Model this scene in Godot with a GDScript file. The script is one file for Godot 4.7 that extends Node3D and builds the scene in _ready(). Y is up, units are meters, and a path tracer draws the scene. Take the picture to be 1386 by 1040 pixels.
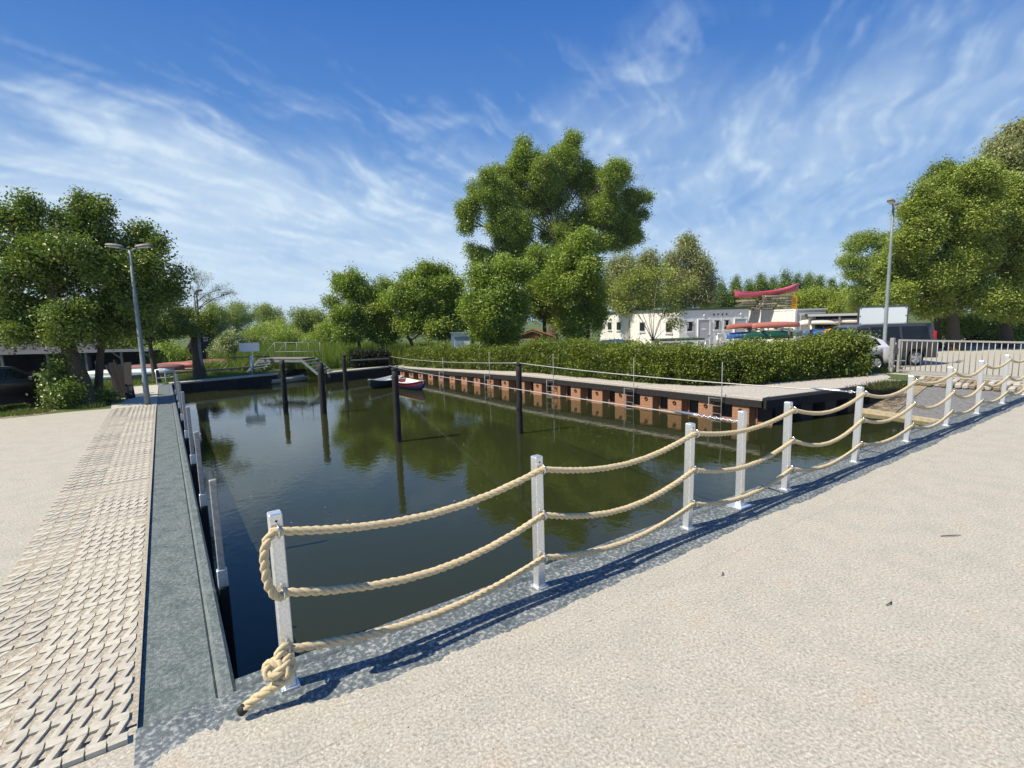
extends Node3D

# The harbour basin has its own axes: s runs along the rope fence, t along the left quay, both from the near left corner.
const CORNER := Vector3(-1.95, 0, -3.15)
const ALONG := Vector3(0.8266, 0, -0.5627)
const AWAY := Vector3(-0.5627, 0, -0.8266)
const TURN := 0.5977
const WATER := -0.8
const FLAT := 0xFFFFFFFF

var M := {}
var taken := {}
var clumps := {}
var rng := RandomNumberGenerator.new()
var bumpy := FastNoiseLite.new()

# ---------------------------------------------------------------- places
func fall(t: float) -> float:
	return -0.25 * clampf((t - 14.0) / 10.0, 0.0, 1.0)

func P(s: float, t: float, y := 0.0) -> Vector3:
	return CORNER + ALONG * s + AWAY * t + Vector3(0, fall(t) + y, 0)

func land(x: float, z: float) -> float:
	return fall((Vector3(x, 0, z) - CORNER).dot(AWAY))

func L(r: float, g: float, b: float, a := 1.0) -> Color:
	var c := Color(r, g, b).linear_to_srgb()
	c.a = a
	return c

# ---------------------------------------------------------------- things and parts
func numbered(called: String) -> String:
	var n: int = taken.get(called, 0)
	taken[called] = n + 1
	return called if n == 0 else "%s_%03d" % [called, n]

func tag(o: Node, label: String, category: String, group := "") -> void:
	o.set_meta("label", label)
	o.set_meta("category", category)
	if group:
		o.set_meta("group", group)

func thing(called: String, label: String, category: String, at := Vector3.ZERO, turn := 0.0, group := "") -> Node3D:
	var o := Node3D.new()
	o.name = numbered(called)
	add_child(o)
	o.position = at
	o.rotation.y = turn
	tag(o, label, category, group)
	return o

func copy_of(source: Node3D, at: Vector3, turn: float, label: String) -> Node3D:
	var o: Node3D = source.duplicate()
	o.name = numbered(String(source.name).rstrip("0123456789").rstrip("_"))
	add_child(o)
	o.position = at
	o.rotation.y = turn
	o.set_meta("label", label)
	return o

func begin(smooth := false) -> SurfaceTool:
	var st := SurfaceTool.new()
	st.begin(Mesh.PRIMITIVE_TRIANGLES)
	st.set_smooth_group(0 if smooth else FLAT)
	return st

func done(st: SurfaceTool) -> ArrayMesh:
	st.generate_normals()
	return st.commit()

func hang(mesh: Mesh, called: String, m: Material, parent: Node = null) -> MeshInstance3D:
	var o := MeshInstance3D.new()
	o.mesh = mesh
	o.material_override = m
	if parent == null:
		o.name = numbered(called)
		add_child(o)
	else:
		o.name = called
		parent.add_child(o, true)
	return o

func put(st: SurfaceTool, called: String, m: Material, parent: Node = null) -> MeshInstance3D:
	return hang(done(st), called, m, parent)

func setting(st: SurfaceTool, called: String, m: Material, kind := "structure") -> MeshInstance3D:
	var o := put(st, called, m)
	o.set_meta("kind", kind)
	return o

# ---------------------------------------------------------------- shapes
func tri(st: SurfaceTool, a: Vector3, b: Vector3, c: Vector3) -> void:
	st.add_vertex(a)
	st.add_vertex(c)
	st.add_vertex(b)

func quad(st: SurfaceTool, a: Vector3, b: Vector3, c: Vector3, d: Vector3) -> void:
	tri(st, a, b, c)
	tri(st, a, c, d)

func box(st: SurfaceTool, c: Vector3, size: Vector3, B := Basis(), open_below := false) -> void:
	var x := B.x * size.x * 0.5
	var y := B.y * size.y * 0.5
	var z := B.z * size.z * 0.5
	quad(st, c + x - y + z, c + x - y - z, c + x + y - z, c + x + y + z)
	quad(st, c - x - y - z, c - x - y + z, c - x + y + z, c - x + y - z)
	quad(st, c - x + y + z, c + x + y + z, c + x + y - z, c - x + y - z)
	if not open_below:
		quad(st, c - x - y - z, c + x - y - z, c + x - y + z, c - x - y + z)
	quad(st, c - x - y + z, c + x - y + z, c + x + y + z, c - x + y + z)
	quad(st, c + x - y - z, c - x - y - z, c - x + y - z, c + x + y - z)

# a box with chamfered upright and top edges
func soft_box(st: SurfaceTool, c: Vector3, size: Vector3, k: float, B := Basis()) -> void:
	var hx := size.x * 0.5
	var hy := size.y * 0.5
	var hz := size.z * 0.5
	var ring := [Vector2(hx - k, hz), Vector2(hx, hz - k), Vector2(hx, -hz + k), Vector2(hx - k, -hz), Vector2(-hx + k, -hz), Vector2(-hx, -hz + k), Vector2(-hx, hz - k), Vector2(-hx + k, hz)]
	var rings := []
	for lv in [[-hy, 0.0], [-hy + k, 1.0], [hy - k, 1.0], [hy, 0.0]]:
		var r := PackedVector3Array()
		var f: float = lv[1]
		for q in ring:
			var sx: float = q.x if f > 0.5 else signf(q.x) * maxf(absf(q.x) - k, 0.001)
			var sz: float = q.y if f > 0.5 else signf(q.y) * maxf(absf(q.y) - k, 0.001)
			r.append(c + B * Vector3(sx, lv[0], sz))
		rings.append(r)
	loft(st, rings, true, true)

func beam(st: SurfaceTool, a: Vector3, b: Vector3, w: float, h: float, up := Vector3.UP) -> void:
	var x := (b - a).normalized()
	var z := x.cross(up).normalized()
	var y := z.cross(x)
	box(st, (a + b) * 0.5, Vector3(a.distance_to(b), h, w), Basis(x, y, z))

# rings counted so that, seen from the end of the row, they run clockwise
func loft(st: SurfaceTool, rings: Array, caps := true, closed := true) -> void:
	var n: int = rings[0].size()
	for i in rings.size() - 1:
		var a: PackedVector3Array = rings[i]
		var b: PackedVector3Array = rings[i + 1]
		for k in (n if closed else n - 1):
			var m := (k + 1) % n
			quad(st, a[k], a[m], b[m], b[k])
	if caps:
		for e in 2:
			var r: PackedVector3Array = rings[0] if e == 0 else rings[rings.size() - 1]
			for k in range(1, n - 1):
				if e == 0:
					tri(st, r[0], r[k + 1], r[k])
				else:
					tri(st, r[0], r[k], r[k + 1])

func tube(st: SurfaceTool, pts: Array, radii: Array, sides := 8, caps := true) -> void:
	var rings := []
	var d0: Vector3 = (pts[1] - pts[0]).normalized()
	var u := d0.cross(Vector3.UP if absf(d0.y) < 0.9 else Vector3.RIGHT).normalized()
	for i in pts.size():
		var d: Vector3 = (pts[mini(i + 1, pts.size() - 1)] - pts[maxi(i - 1, 0)]).normalized()
		u = (u - d * u.dot(d)).normalized()
		var v := d.cross(u)
		var r: float = radii[i] if i < radii.size() else radii[radii.size() - 1]
		var ring := PackedVector3Array()
		for k in sides:
			var a := TAU * k / sides
			ring.append(pts[i] + (u * cos(a) + v * sin(a)) * r)
		rings.append(ring)
	loft(st, rings, caps)

func rod(st: SurfaceTool, a: Vector3, b: Vector3, r: float, sides := 8) -> void:
	tube(st, [a, b], [r, r], sides)

func rod_mesh(a: Vector3, b: Vector3, r: float, sides := 8) -> ArrayMesh:
	var st := begin(true)
	rod(st, a, b, r, sides)
	return done(st)

# turns a profile of (radius, along) about an axis
func lathe(st: SurfaceTool, at: Vector3, axis: Vector3, profile: Array, segs := 20) -> void:
	var u := axis.cross(Vector3.UP if absf(axis.y) < 0.9 else Vector3.RIGHT).normalized()
	var v := axis.cross(u)
	var rings := []
	for p in profile:
		var ring := PackedVector3Array()
		for k in segs:
			var a := TAU * k / segs
			ring.append(at + axis * p.y + (u * cos(a) + v * sin(a)) * p.x)
		rings.append(ring)
	loft(st, rings, true)

# a counter-clockwise outline in the basis' x and y, pushed out along its z
func prism(st: SurfaceTool, outline: PackedVector2Array, z0: float, z1: float, xf := Transform3D()) -> void:
	var o := outline.duplicate()
	if Geometry2D.is_polygon_clockwise(o):
		o.reverse()
	var n := o.size()
	for k in n:
		var a := o[k]
		var b := o[(k + 1) % n]
		quad(st, xf * Vector3(a.x, a.y, z1), xf * Vector3(a.x, a.y, z0), xf * Vector3(b.x, b.y, z0), xf * Vector3(b.x, b.y, z1))
	var ids := Geometry2D.triangulate_polygon(o)
	for k in range(0, ids.size(), 3):
		var t := [o[ids[k]], o[ids[k + 1]], o[ids[k + 2]]]
		if (t[1] - t[0]).cross(t[2] - t[0]) < 0:
			t = [t[0], t[2], t[1]]
		tri(st, xf * Vector3(t[0].x, t[0].y, z1), xf * Vector3(t[1].x, t[1].y, z1), xf * Vector3(t[2].x, t[2].y, z1))
		tri(st, xf * Vector3(t[0].x, t[0].y, z0), xf * Vector3(t[2].x, t[2].y, z0), xf * Vector3(t[1].x, t[1].y, z0))

# a sheet over the land, its outline in s and t
func sheet(st: SurfaceTool, outline: Array, lift: float) -> void:
	var poly := PackedVector2Array(outline)
	for band in [[-600.0, 14.0], [14.0, 24.0], [24.0, 600.0]]:
		var strip := PackedVector2Array([Vector2(-600, band[0]), Vector2(600, band[0]), Vector2(600, band[1]), Vector2(-600, band[1])])
		for piece in Geometry2D.intersect_polygons(poly, strip):
			var ids := Geometry2D.triangulate_polygon(piece)
			for k in range(0, ids.size(), 3):
				var a: Vector2 = piece[ids[k]]
				var b: Vector2 = piece[ids[k + 1]]
				var c: Vector2 = piece[ids[k + 2]]
				if (b - a).cross(c - a) > 0:
					tri(st, P(a.x, a.y, lift), P(b.x, b.y, lift), P(c.x, c.y, lift))
				else:
					tri(st, P(a.x, a.y, lift), P(c.x, c.y, lift), P(b.x, b.y, lift))

func smooth_path(pts: Array, steps: int) -> Array:
	var out := []
	for i in pts.size() - 1:
		var a: Vector3 = pts[maxi(i - 1, 0)]
		var b: Vector3 = pts[i]
		var c: Vector3 = pts[i + 1]
		var d: Vector3 = pts[mini(i + 2, pts.size() - 1)]
		for k in steps:
			out.append(b.cubic_interpolate(c, a, d, float(k) / steps))
	out.append(pts[pts.size() - 1])
	return out

# evenly spaced points along a path
func even(pts: Array, gap: float) -> Array:
	var c := Curve3D.new()
	for p in pts:
		c.add_point(p)
	var n := maxi(2, int(c.get_baked_length() / gap))
	var out := []
	for i in n + 1:
		out.append(c.sample_baked(c.get_baked_length() * i / n))
	return out

# three strands laid round each other
func rope(st: SurfaceTool, path: Array, r: float, pitch: float, gap: float, sides := 6) -> void:
	var pts := even(path, gap)
	var d0: Vector3 = (pts[1] - pts[0]).normalized()
	var u := d0.cross(Vector3.UP if absf(d0.y) < 0.9 else Vector3.RIGHT).normalized()
	var strands := [[], [], []]
	var run := 0.0
	for i in pts.size():
		var d: Vector3 = (pts[mini(i + 1, pts.size() - 1)] - pts[maxi(i - 1, 0)]).normalized()
		u = (u - d * u.dot(d)).normalized()
		var v := d.cross(u)
		for k in 3:
			var a := TAU * (run / pitch + k / 3.0)
			strands[k].append(pts[i] + (u * cos(a) + v * sin(a)) * r * 0.5)
		run += gap
	for k in 3:
		tube(st, strands[k], [r * 0.56], sides)

# ---------------------------------------------------------------- materials
func noise_texture(sd: int, freq: float, octaves: int, ramp: Array, size := 512, type := FastNoiseLite.TYPE_SIMPLEX_SMOOTH, gain := 0.5) -> NoiseTexture2D:
	var n := FastNoiseLite.new()
	n.seed = sd
	n.noise_type = type
	n.frequency = freq
	n.fractal_octaves = octaves
	n.fractal_gain = gain
	var t := NoiseTexture2D.new()
	t.width = size
	t.height = size
	t.seamless = true
	t.noise = n
	if ramp:
		var g := Gradient.new()
		var offs := PackedFloat32Array()
		var cols := PackedColorArray()
		for r in ramp:
			offs.append(r[0])
			cols.append(r[1])
		g.offsets = offs
		g.colors = cols
		t.color_ramp = g
	return t

func mat(called: String, c: Color, rough := 0.8, metal := 0.0, spec := 0.5) -> StandardMaterial3D:
	var m := StandardMaterial3D.new()
	m.resource_name = called
	m.albedo_color = c
	m.roughness = rough
	m.metallic = metal
	m.metallic_specular = spec
	M[called] = m
	return m

# colour from noise, laid on along the three axes; tile in metres
func noisy(called: String, ramp: Array, tile: float, freq := 0.02, octaves := 5, rough := 0.85, size := 512, sd := 1, relief := 0.0, metal := 0.0, world := true) -> StandardMaterial3D:
	var m := mat(called, Color.WHITE, rough, metal)
	m.albedo_texture = noise_texture(sd, freq, octaves, ramp, size, FastNoiseLite.TYPE_SIMPLEX_SMOOTH, 0.6)
	m.uv1_triplanar = true
	m.uv1_world_triplanar = world
	m.uv1_scale = Vector3.ONE / tile
	if relief > 0.0:
		m.heightmap_enabled = true
		m.heightmap_scale = relief
		m.heightmap_texture = noise_texture(sd + 50, freq * (3.0 if octaves == 6 else 1.7), 3 if octaves == 6 else octaves, [], size, FastNoiseLite.TYPE_SIMPLEX_SMOOTH, 0.65)
	return m

# broad patches laid over a material, as a multiplier
func patchy(m: StandardMaterial3D, ramp: Array, tile: float, sd: int, freq := 0.008) -> void:
	m.detail_enabled = true
	m.detail_blend_mode = BaseMaterial3D.BLEND_MODE_MUL
	m.detail_albedo = noise_texture(sd, freq, 4, ramp, 512)
	m.detail_uv_layer = BaseMaterial3D.DETAIL_UV_2
	m.uv2_triplanar = true
	m.uv2_world_triplanar = true
	m.uv2_scale = Vector3.ONE / tile

func leaf_material(called: String) -> StandardMaterial3D:
	var m := mat(called, Color.WHITE, 0.42, 0.0, 0.5)
	m.vertex_color_use_as_albedo = true
	m.backlight_enabled = true
	m.backlight = Color(0.75, 0.8, 0.35)
	m.cull_mode = BaseMaterial3D.CULL_DISABLED
	return m

func make_materials() -> void:
	var g := noisy("gravel", [[0.0, L(0.1, 0.093, 0.076)], [0.28, L(0.29, 0.275, 0.222)], [0.5, L(0.425, 0.407, 0.333)], [0.7, L(0.515, 0.497, 0.41)], [1.0, L(0.92, 0.89, 0.78)]], 1.5, 0.055, 6, 0.95, 1024, 3, 0.12)
	g.albedo_texture.noise.domain_warp_enabled = true
	g.albedo_texture.noise.domain_warp_amplitude = 26.0
	g.albedo_texture.noise.domain_warp_frequency = 0.03
	g.albedo_texture.noise.fractal_gain = 0.74
	g.heightmap_texture.noise.noise_type = FastNoiseLite.TYPE_VALUE
	g.heightmap_texture.noise.fractal_gain = 0.8
	patchy(g, [[0.0, Color(0.945, 0.955, 0.955)], [0.4, Color(0.98, 0.98, 0.975)], [0.65, Color(1, 1, 1)], [1.0, Color(1.0, 0.97, 0.945)]], 5.0, 21, 0.02)
	g = noisy("fill", [[0.0, L(0.24, 0.205, 0.145)], [0.5, L(0.38, 0.34, 0.255)], [1.0, L(0.6, 0.55, 0.43)]], 0.8, 0.04, 5, 0.95, 512, 9, 0.5)
	g = noisy("slab", [[0.0, L(0.08, 0.095, 0.105)], [0.45, L(0.14, 0.16, 0.17)], [0.6, L(0.22, 0.24, 0.245)], [0.72, L(0.38, 0.38, 0.36)], [1.0, L(0.55, 0.53, 0.47)]], 1.1, 0.02, 6, 0.75, 1024, 5, 0.25)
	patchy(g, [[0.0, Color(0.7, 0.76, 0.78)], [0.5, Color(0.9, 0.93, 0.92)], [1.0, Color(1, 1, 1)]], 4.0, 22, 0.02)
	g = noisy("kerb", [[0.0, L(0.085, 0.105, 0.11)], [0.45, L(0.145, 0.17, 0.17)], [0.7, L(0.21, 0.235, 0.23)], [1.0, L(0.38, 0.4, 0.37)]], 0.9, 0.02, 6, 0.72, 1024, 6, 0.3)
	patchy(g, [[0.0, Color(0.72, 0.78, 0.78)], [0.5, Color(0.92, 0.95, 0.92)], [1.0, Color(1, 1, 1)]], 2.6, 23, 0.02)
	noisy("paver", [[0.0, L(0.4, 0.375, 0.295)], [0.5, L(0.53, 0.505, 0.405)], [1.0, L(0.64, 0.62, 0.51)]], 1.3, 0.03, 5, 0.9, 512, 7, 0.15)
	noisy("paver_grey", [[0.0, L(0.36, 0.34, 0.275)], [0.5, L(0.48, 0.46, 0.375)], [1.0, L(0.58, 0.56, 0.46)]], 1.3, 0.03, 5, 0.9, 512, 17, 0.15)
	noisy("coping", [[0.0, L(0.27, 0.25, 0.21)], [0.5, L(0.46, 0.43, 0.37)], [1.0, L(0.62, 0.59, 0.52)]], 1.2, 0.03, 5, 0.9, 512, 8, 0.3)
	noisy("dirt", [[0.0, L(0.15, 0.115, 0.075)], [0.5, L(0.26, 0.21, 0.14)], [1.0, L(0.36, 0.3, 0.2)]], 2.5, 0.02, 5, 0.95, 512, 10, 1.0)
	noisy("grass_ground", [[0.0, L(0.035, 0.055, 0.012)], [0.5, L(0.075, 0.115, 0.024)], [0.8, L(0.12, 0.16, 0.04)], [1.0, L(0.22, 0.2, 0.09)]], 3.0, 0.02, 6, 0.95, 1024, 11, 2.0)
	noisy("black_timber", [[0.0, L(0.006, 0.006, 0.006)], [0.6, L(0.016, 0.015, 0.014)], [1.0, L(0.05, 0.047, 0.043)]], 0.8, 0.02, 5, 0.75, 512, 12, 0.3)
	noisy("dark_steel", [[0.0, L(0.01, 0.01, 0.011)], [0.6, L(0.022, 0.021, 0.02)], [1.0, L(0.06, 0.045, 0.032)]], 0.9, 0.02, 5, 0.6, 512, 13, 0.1)
	noisy("rust", [[0.0, L(0.17, 0.075, 0.038)], [0.4, L(0.33, 0.165, 0.09)], [0.75, L(0.44, 0.24, 0.135)], [1.0, L(0.55, 0.36, 0.22)]], 0.7, 0.02, 5, 0.85, 512, 14, 0.1)
	noisy("galvanised", [[0.0, L(0.62, 0.66, 0.68)], [0.4, L(0.78, 0.81, 0.82)], [0.6, L(0.86, 0.89, 0.89)], [1.0, L(0.95, 0.96, 0.96)]], 0.45, 0.035, 4, 0.38, 512, 15, 0.0, 0.72, false)
	noisy("dull_zinc", [[0.0, L(0.26, 0.26, 0.245)], [0.5, L(0.36, 0.36, 0.34)], [1.0, L(0.46, 0.46, 0.44)]], 0.45, 0.035, 4, 0.5, 256, 41, 0.0, 0.3, false)
	noisy("lamp_paint", [[0.0, L(0.13, 0.165, 0.165)], [0.5, L(0.18, 0.22, 0.22)], [1.0, L(0.23, 0.27, 0.265)]], 1.0, 0.02, 4, 0.5, 256, 16)
	noisy("bark", [[0.0, L(0.035, 0.028, 0.02)], [0.5, L(0.085, 0.07, 0.05)], [1.0, L(0.17, 0.14, 0.1)]], 0.7, 0.03, 5, 0.95, 512, 18, 2.5)
	noisy("pale_bark", [[0.0, L(0.16, 0.14, 0.105)], [0.5, L(0.3, 0.27, 0.21)], [1.0, L(0.42, 0.39, 0.31)]], 0.6, 0.03, 4, 0.9, 256, 19, 0.8)
	var r := noisy("rope", [[0.0, L(0.4, 0.31, 0.16)], [0.5, L(0.57, 0.47, 0.275)], [1.0, L(0.7, 0.6, 0.39)]], 0.16, 0.03, 4, 0.85, 256, 20, 0.05)
	r.rim_enabled = true
	r.rim = 0.3
	noisy("cream_paint", [[0.0, L(0.6, 0.59, 0.53)], [0.35, L(0.72, 0.715, 0.67)], [1.0, L(0.8, 0.8, 0.77)]], 3.0, 0.015, 5, 0.7, 512, 30)
	noisy("grey_ramp", [[0.0, L(0.1, 0.105, 0.105)], [0.5, L(0.16, 0.165, 0.16)], [1.0, L(0.25, 0.25, 0.235)]], 1.4, 0.02, 5, 0.85, 512, 31, 0.4)
	noisy("thatch", [[0.0, L(0.05, 0.042, 0.032)], [0.5, L(0.1, 0.085, 0.065)], [1.0, L(0.17, 0.145, 0.11)]], 0.8, 0.03, 5, 0.95, 256, 32, 2.0)
	noisy("grey_roof", [[0.0, L(0.035, 0.036, 0.04)], [0.5, L(0.06, 0.062, 0.068)], [1.0, L(0.1, 0.1, 0.105)]], 1.5, 0.02, 4, 0.85, 256, 33)
	noisy("pale_timber", [[0.0, L(0.3, 0.25, 0.15)], [0.5, L(0.45, 0.39, 0.25)], [1.0, L(0.58, 0.52, 0.37)]], 0.8, 0.02, 5, 0.85, 256, 34)
	noisy("grey_timber", [[0.0, L(0.1, 0.09, 0.075)], [0.5, L(0.2, 0.185, 0.16)], [1.0, L(0.32, 0.3, 0.26)]], 0.8, 0.02, 5, 0.9, 256, 35)
	noisy("orange_timber", [[0.0, L(0.24, 0.07, 0.025)], [0.5, L(0.36, 0.115, 0.04)], [1.0, L(0.45, 0.17, 0.065)]], 0.8, 0.02, 4, 0.75, 256, 36)
	mat("white_paint", L(0.78, 0.78, 0.76), 0.5)
	mat("white_panel", L(0.68, 0.75, 0.78), 0.35)
	mat("grey_paint", L(0.4, 0.41, 0.42), 0.6)
	mat("trim_green", L(0.05, 0.085, 0.05), 0.7)
	mat("frame_dark", L(0.05, 0.05, 0.055), 0.5)
	mat("black_rubber", L(0.012, 0.012, 0.012), 0.7)
	mat("soot", L(0.02, 0.02, 0.022), 0.8)
	mat("dark_car", L(0.016, 0.017, 0.02), 0.14)
	M.dark_car.clearcoat_enabled = true
	mat("white_car", L(0.72, 0.73, 0.74), 0.25)
	M.white_car.clearcoat_enabled = true
	mat("grey_van", L(0.075, 0.08, 0.085), 0.25, 0.4)
	mat("glass_dark", L(0.006, 0.008, 0.009), 0.05)
	mat("pane", Color(0.12, 0.16, 0.18), 0.06)
	mat("alloy", L(0.55, 0.56, 0.57), 0.3, 0.7)
	mat("chrome", L(0.7, 0.72, 0.73), 0.2, 0.85)
	mat("red_lens", L(0.45, 0.012, 0.012), 0.15)
	mat("clear_lens", L(0.6, 0.62, 0.64), 0.12)
	mat("lamp_head", L(0.22, 0.2, 0.17), 0.55)
	mat("lamp_glass", L(0.55, 0.56, 0.54), 0.2)
	mat("wire", L(0.5, 0.5, 0.47), 0.5, 0.3)
	mat("pink_hull", L(0.62, 0.12, 0.17), 0.4)
	mat("red_hull", L(0.4, 0.13, 0.09), 0.5)
	mat("orange_red_hull", L(0.45, 0.16, 0.11), 0.45)
	mat("green_hull", L(0.012, 0.075, 0.045), 0.35)
	mat("pale_green_hull", L(0.16, 0.24, 0.215), 0.45)
	mat("blue_hull", L(0.03, 0.12, 0.36), 0.4)
	mat("yellow_hull", L(0.66, 0.3, 0.015), 0.4)
	mat("white_hull", L(0.68, 0.66, 0.6), 0.45)
	mat("boat_red", L(0.36, 0.035, 0.035), 0.4)
	mat("boat_blue", L(0.03, 0.05, 0.17), 0.4)
	mat("boat_green", L(0.02, 0.045, 0.035), 0.4)
	mat("yellow_sign", L(0.6, 0.33, 0.02), 0.5)
	mat("blue_board", L(0.24, 0.34, 0.42), 0.4)
	mat("blue_bin", L(0.012, 0.03, 0.09), 0.5)
	mat("tarp_blue", L(0.5, 0.6, 0.64), 0.6)
	mat("stained_red", L(0.2, 0.085, 0.075), 0.7)
	leaf_material("leaf")
	leaf_material("blade")
	var w := mat("water", L(0.024, 0.029, 0.0095), 0.03, 0.0, 0.4)
	w.normal_enabled = true
	w.normal_scale = 0.085
	var nt := noise_texture(77, 0.011, 4, [], 1024, FastNoiseLite.TYPE_SIMPLEX_SMOOTH, 0.45)
	nt.as_normal_map = true
	nt.bump_strength = 5.0
	w.normal_texture = nt
	w.uv1_triplanar = true
	w.uv1_world_triplanar = true
	w.uv1_scale = Vector3(0.42, 0.42, 0.3)

# ---------------------------------------------------------------- sky
func make_sky() -> PanoramaSkyMaterial:
	var w := 2048
	var h := 1024
	var fine := FastNoiseLite.new()
	fine.seed = 4
	fine.frequency = 1.0
	fine.fractal_octaves = 6
	fine.fractal_gain = 0.62
	var broad := FastNoiseLite.new()
	broad.seed = 12
	broad.frequency = 1.0
	broad.fractal_octaves = 3
	var data := PackedFloat32Array()
	data.resize(w * h * 3)
	var ax := Vector2(sin(0.28), -cos(0.28))
	var ay := Vector2(cos(0.28), sin(0.28))
	for j in h:
		var el := (0.5 - (j + 0.5) / h) * PI
		var y := sin(el)
		var c := cos(el)
		var top := clampf(pow(maxf(y, 0.0) / 0.52, 0.8), 0.0, 1.0)
		var base := Vector3(0.16, 0.36, 0.66).lerp(Vector3(0.029, 0.125, 0.41), top)
		base = base.lerp(Vector3(0.4, 0.53, 0.66), exp(-maxf(y, 0.0) * 8.0) * 0.7)
		for i in w:
			var k := (j * w + i) * 3
			var col := base
			if y > 0.0:
				var az := TAU * (i + 0.5) / w
				var d := Vector2(sin(az), -cos(az)) * c
				var p := d / (y + 0.14)
				var u := p.dot(ax)
				var v := p.dot(ay)
				var wob := broad.get_noise_2d(u * 0.8, v * 0.8)
				var big := broad.get_noise_2d(u * 0.5 + 40.0, v * 0.7 - 7.0)
				var f1 := fine.get_noise_2d(u * 0.5 + wob * 0.3, v * 2.4 + wob * 0.5 + u * 0.3)
				var f2 := fine.get_noise_2d(u * 2.2 + 31.0 + wob * 0.5, v * 8.0 + 17.0 + wob * 0.9 - u * 0.8)
				var f3 := fine.get_noise_2d(u * 1.6 + 3.0 - wob, v * 1.9 + 60.0 + wob)
				var edge := 0.335 + 0.05 * sin(az + 0.1) + 0.05 * big + 0.05 * f1
				var cover := smoothstep(edge + 0.05, edge - 0.13, y)
				var left := 0.5 - 0.5 * sin(clampf(az if az < PI else az - TAU, -1.2, 1.2) * 1.3)
				var veil := lerpf(0.16, 0.74, left) + 0.34 * big + 0.24 * f1 + 0.15 * f2
				var dens := cover * clampf(veil, 0.02, 1.0)
				dens += smoothstep(0.3, 0.02, y) * 0.24
				var wisp := clampf(f3 * 1.4 + 0.1, 0.0, 1.0) * clampf(0.5 + f2 * 1.3 + f1 * 0.5, 0.0, 1.0)
				dens += wisp * lerpf(0.32, 0.66, left) * smoothstep(edge + 0.1, edge + 0.0, y) * smoothstep(edge - 0.26, edge - 0.08, y)
				dens += clampf(f2 - 0.2, 0.0, 0.3) * 0.5 * smoothstep(edge + 0.16, edge, y)
				dens = clampf(dens, 0.0, 0.95)
				col = base.lerp(Vector3(0.52, 0.63, 0.73), dens)
			data[k] = col.x
			data[k + 1] = col.y
			data[k + 2] = col.z
	var im := Image.create_from_data(w, h, false, Image.FORMAT_RGBF, data.to_byte_array())
	var m := PanoramaSkyMaterial.new()
	m.panorama = ImageTexture.create_from_image(im)
	return m

# ---------------------------------------------------------------- foliage
func leaf_clump(n: int, spread: float, ln: float, wd: float, droop: float, sd: int, flat := 0.45) -> ArrayMesh:
	var r := RandomNumberGenerator.new()
	r.seed = sd
	var st := begin()
	for i in n:
		var at := Vector3(r.randfn(0, 0.45), r.randfn(0, 0.4), r.randfn(0, 0.45)) * spread
		var d := Vector3(r.randf_range(-1, 1), r.randf_range(-0.8, 0.6) - droop, r.randf_range(-1, 1)).normalized()
		var n0 := Vector3(r.randfn(0, flat), 1.0, r.randfn(0, flat)).normalized()
		var side := d.cross(n0).normalized()
		var up := side.cross(d)
		var l := ln * r.randf_range(0.7, 1.25)
		var w := wd * r.randf_range(0.75, 1.2) * 0.5
		var g := r.randf_range(0.72, 1.25)
		st.set_color(Color(g, g, g * 0.95))
		var a := at
		var b := at + d * l * 0.45 + side * w + up * w * 0.35
		var t := at + d * l
		var e := at + d * l * 0.45 - side * w + up * w * 0.35
		tri(st, a, b, t)
		tri(st, a, t, e)
	return done(st)

func blade_clump(n: int, spread: float, tall: float, wd: float, lean: float, sd: int) -> ArrayMesh:
	var r := RandomNumberGenerator.new()
	r.seed = sd
	var st := begin()
	for i in n:
		var a := r.randf() * TAU
		var at := Vector3(cos(a), 0, sin(a)) * spread * sqrt(r.randf())
		var b := r.randf() * TAU
		var side := Vector3(cos(b), 0, sin(b)) * wd * 0.5
		var h := tall * r.randf_range(0.6, 1.15)
		var out := Vector3(r.randfn(0, lean), 0, r.randfn(0, lean)) * h
		var g := r.randf_range(0.7, 1.25)
		st.set_color(Color(g, g, g * 0.9))
		var mid := at + Vector3(0, h * 0.55, 0) + out * 0.35
		var tip := at + Vector3(0, h, 0) + out
		quad(st, at - side, at + side, mid + side * 0.8, mid - side * 0.8)
		tri(st, mid - side * 0.8, mid + side * 0.8, tip)
	return done(st)

func copies(mesh: Mesh, places: Array, tints: Array, called: String, m: Material, parent: Node = null) -> MultiMeshInstance3D:
	var mm := MultiMesh.new()
	mm.transform_format = MultiMesh.TRANSFORM_3D
	mm.use_colors = true
	mm.mesh = mesh
	mm.instance_count = places.size()
	for i in places.size():
		mm.set_instance_transform(i, places[i])
		mm.set_instance_color(i, tints[i])
	var o := MultiMeshInstance3D.new()
	o.multimesh = mm
	o.material_override = m
	if parent == null:
		o.name = numbered(called)
		add_child(o)
	else:
		o.name = called
		parent.add_child(o, true)
	return o

func turned(sc: float, tilt := 0.5) -> Basis:
	var b := Basis(Vector3.UP, rng.randf() * TAU)
	b = Basis(Vector3.RIGHT.rotated(Vector3.UP, rng.randf() * TAU), rng.randfn(0, tilt)) * b
	return b.scaled(Vector3.ONE * sc)

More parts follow.
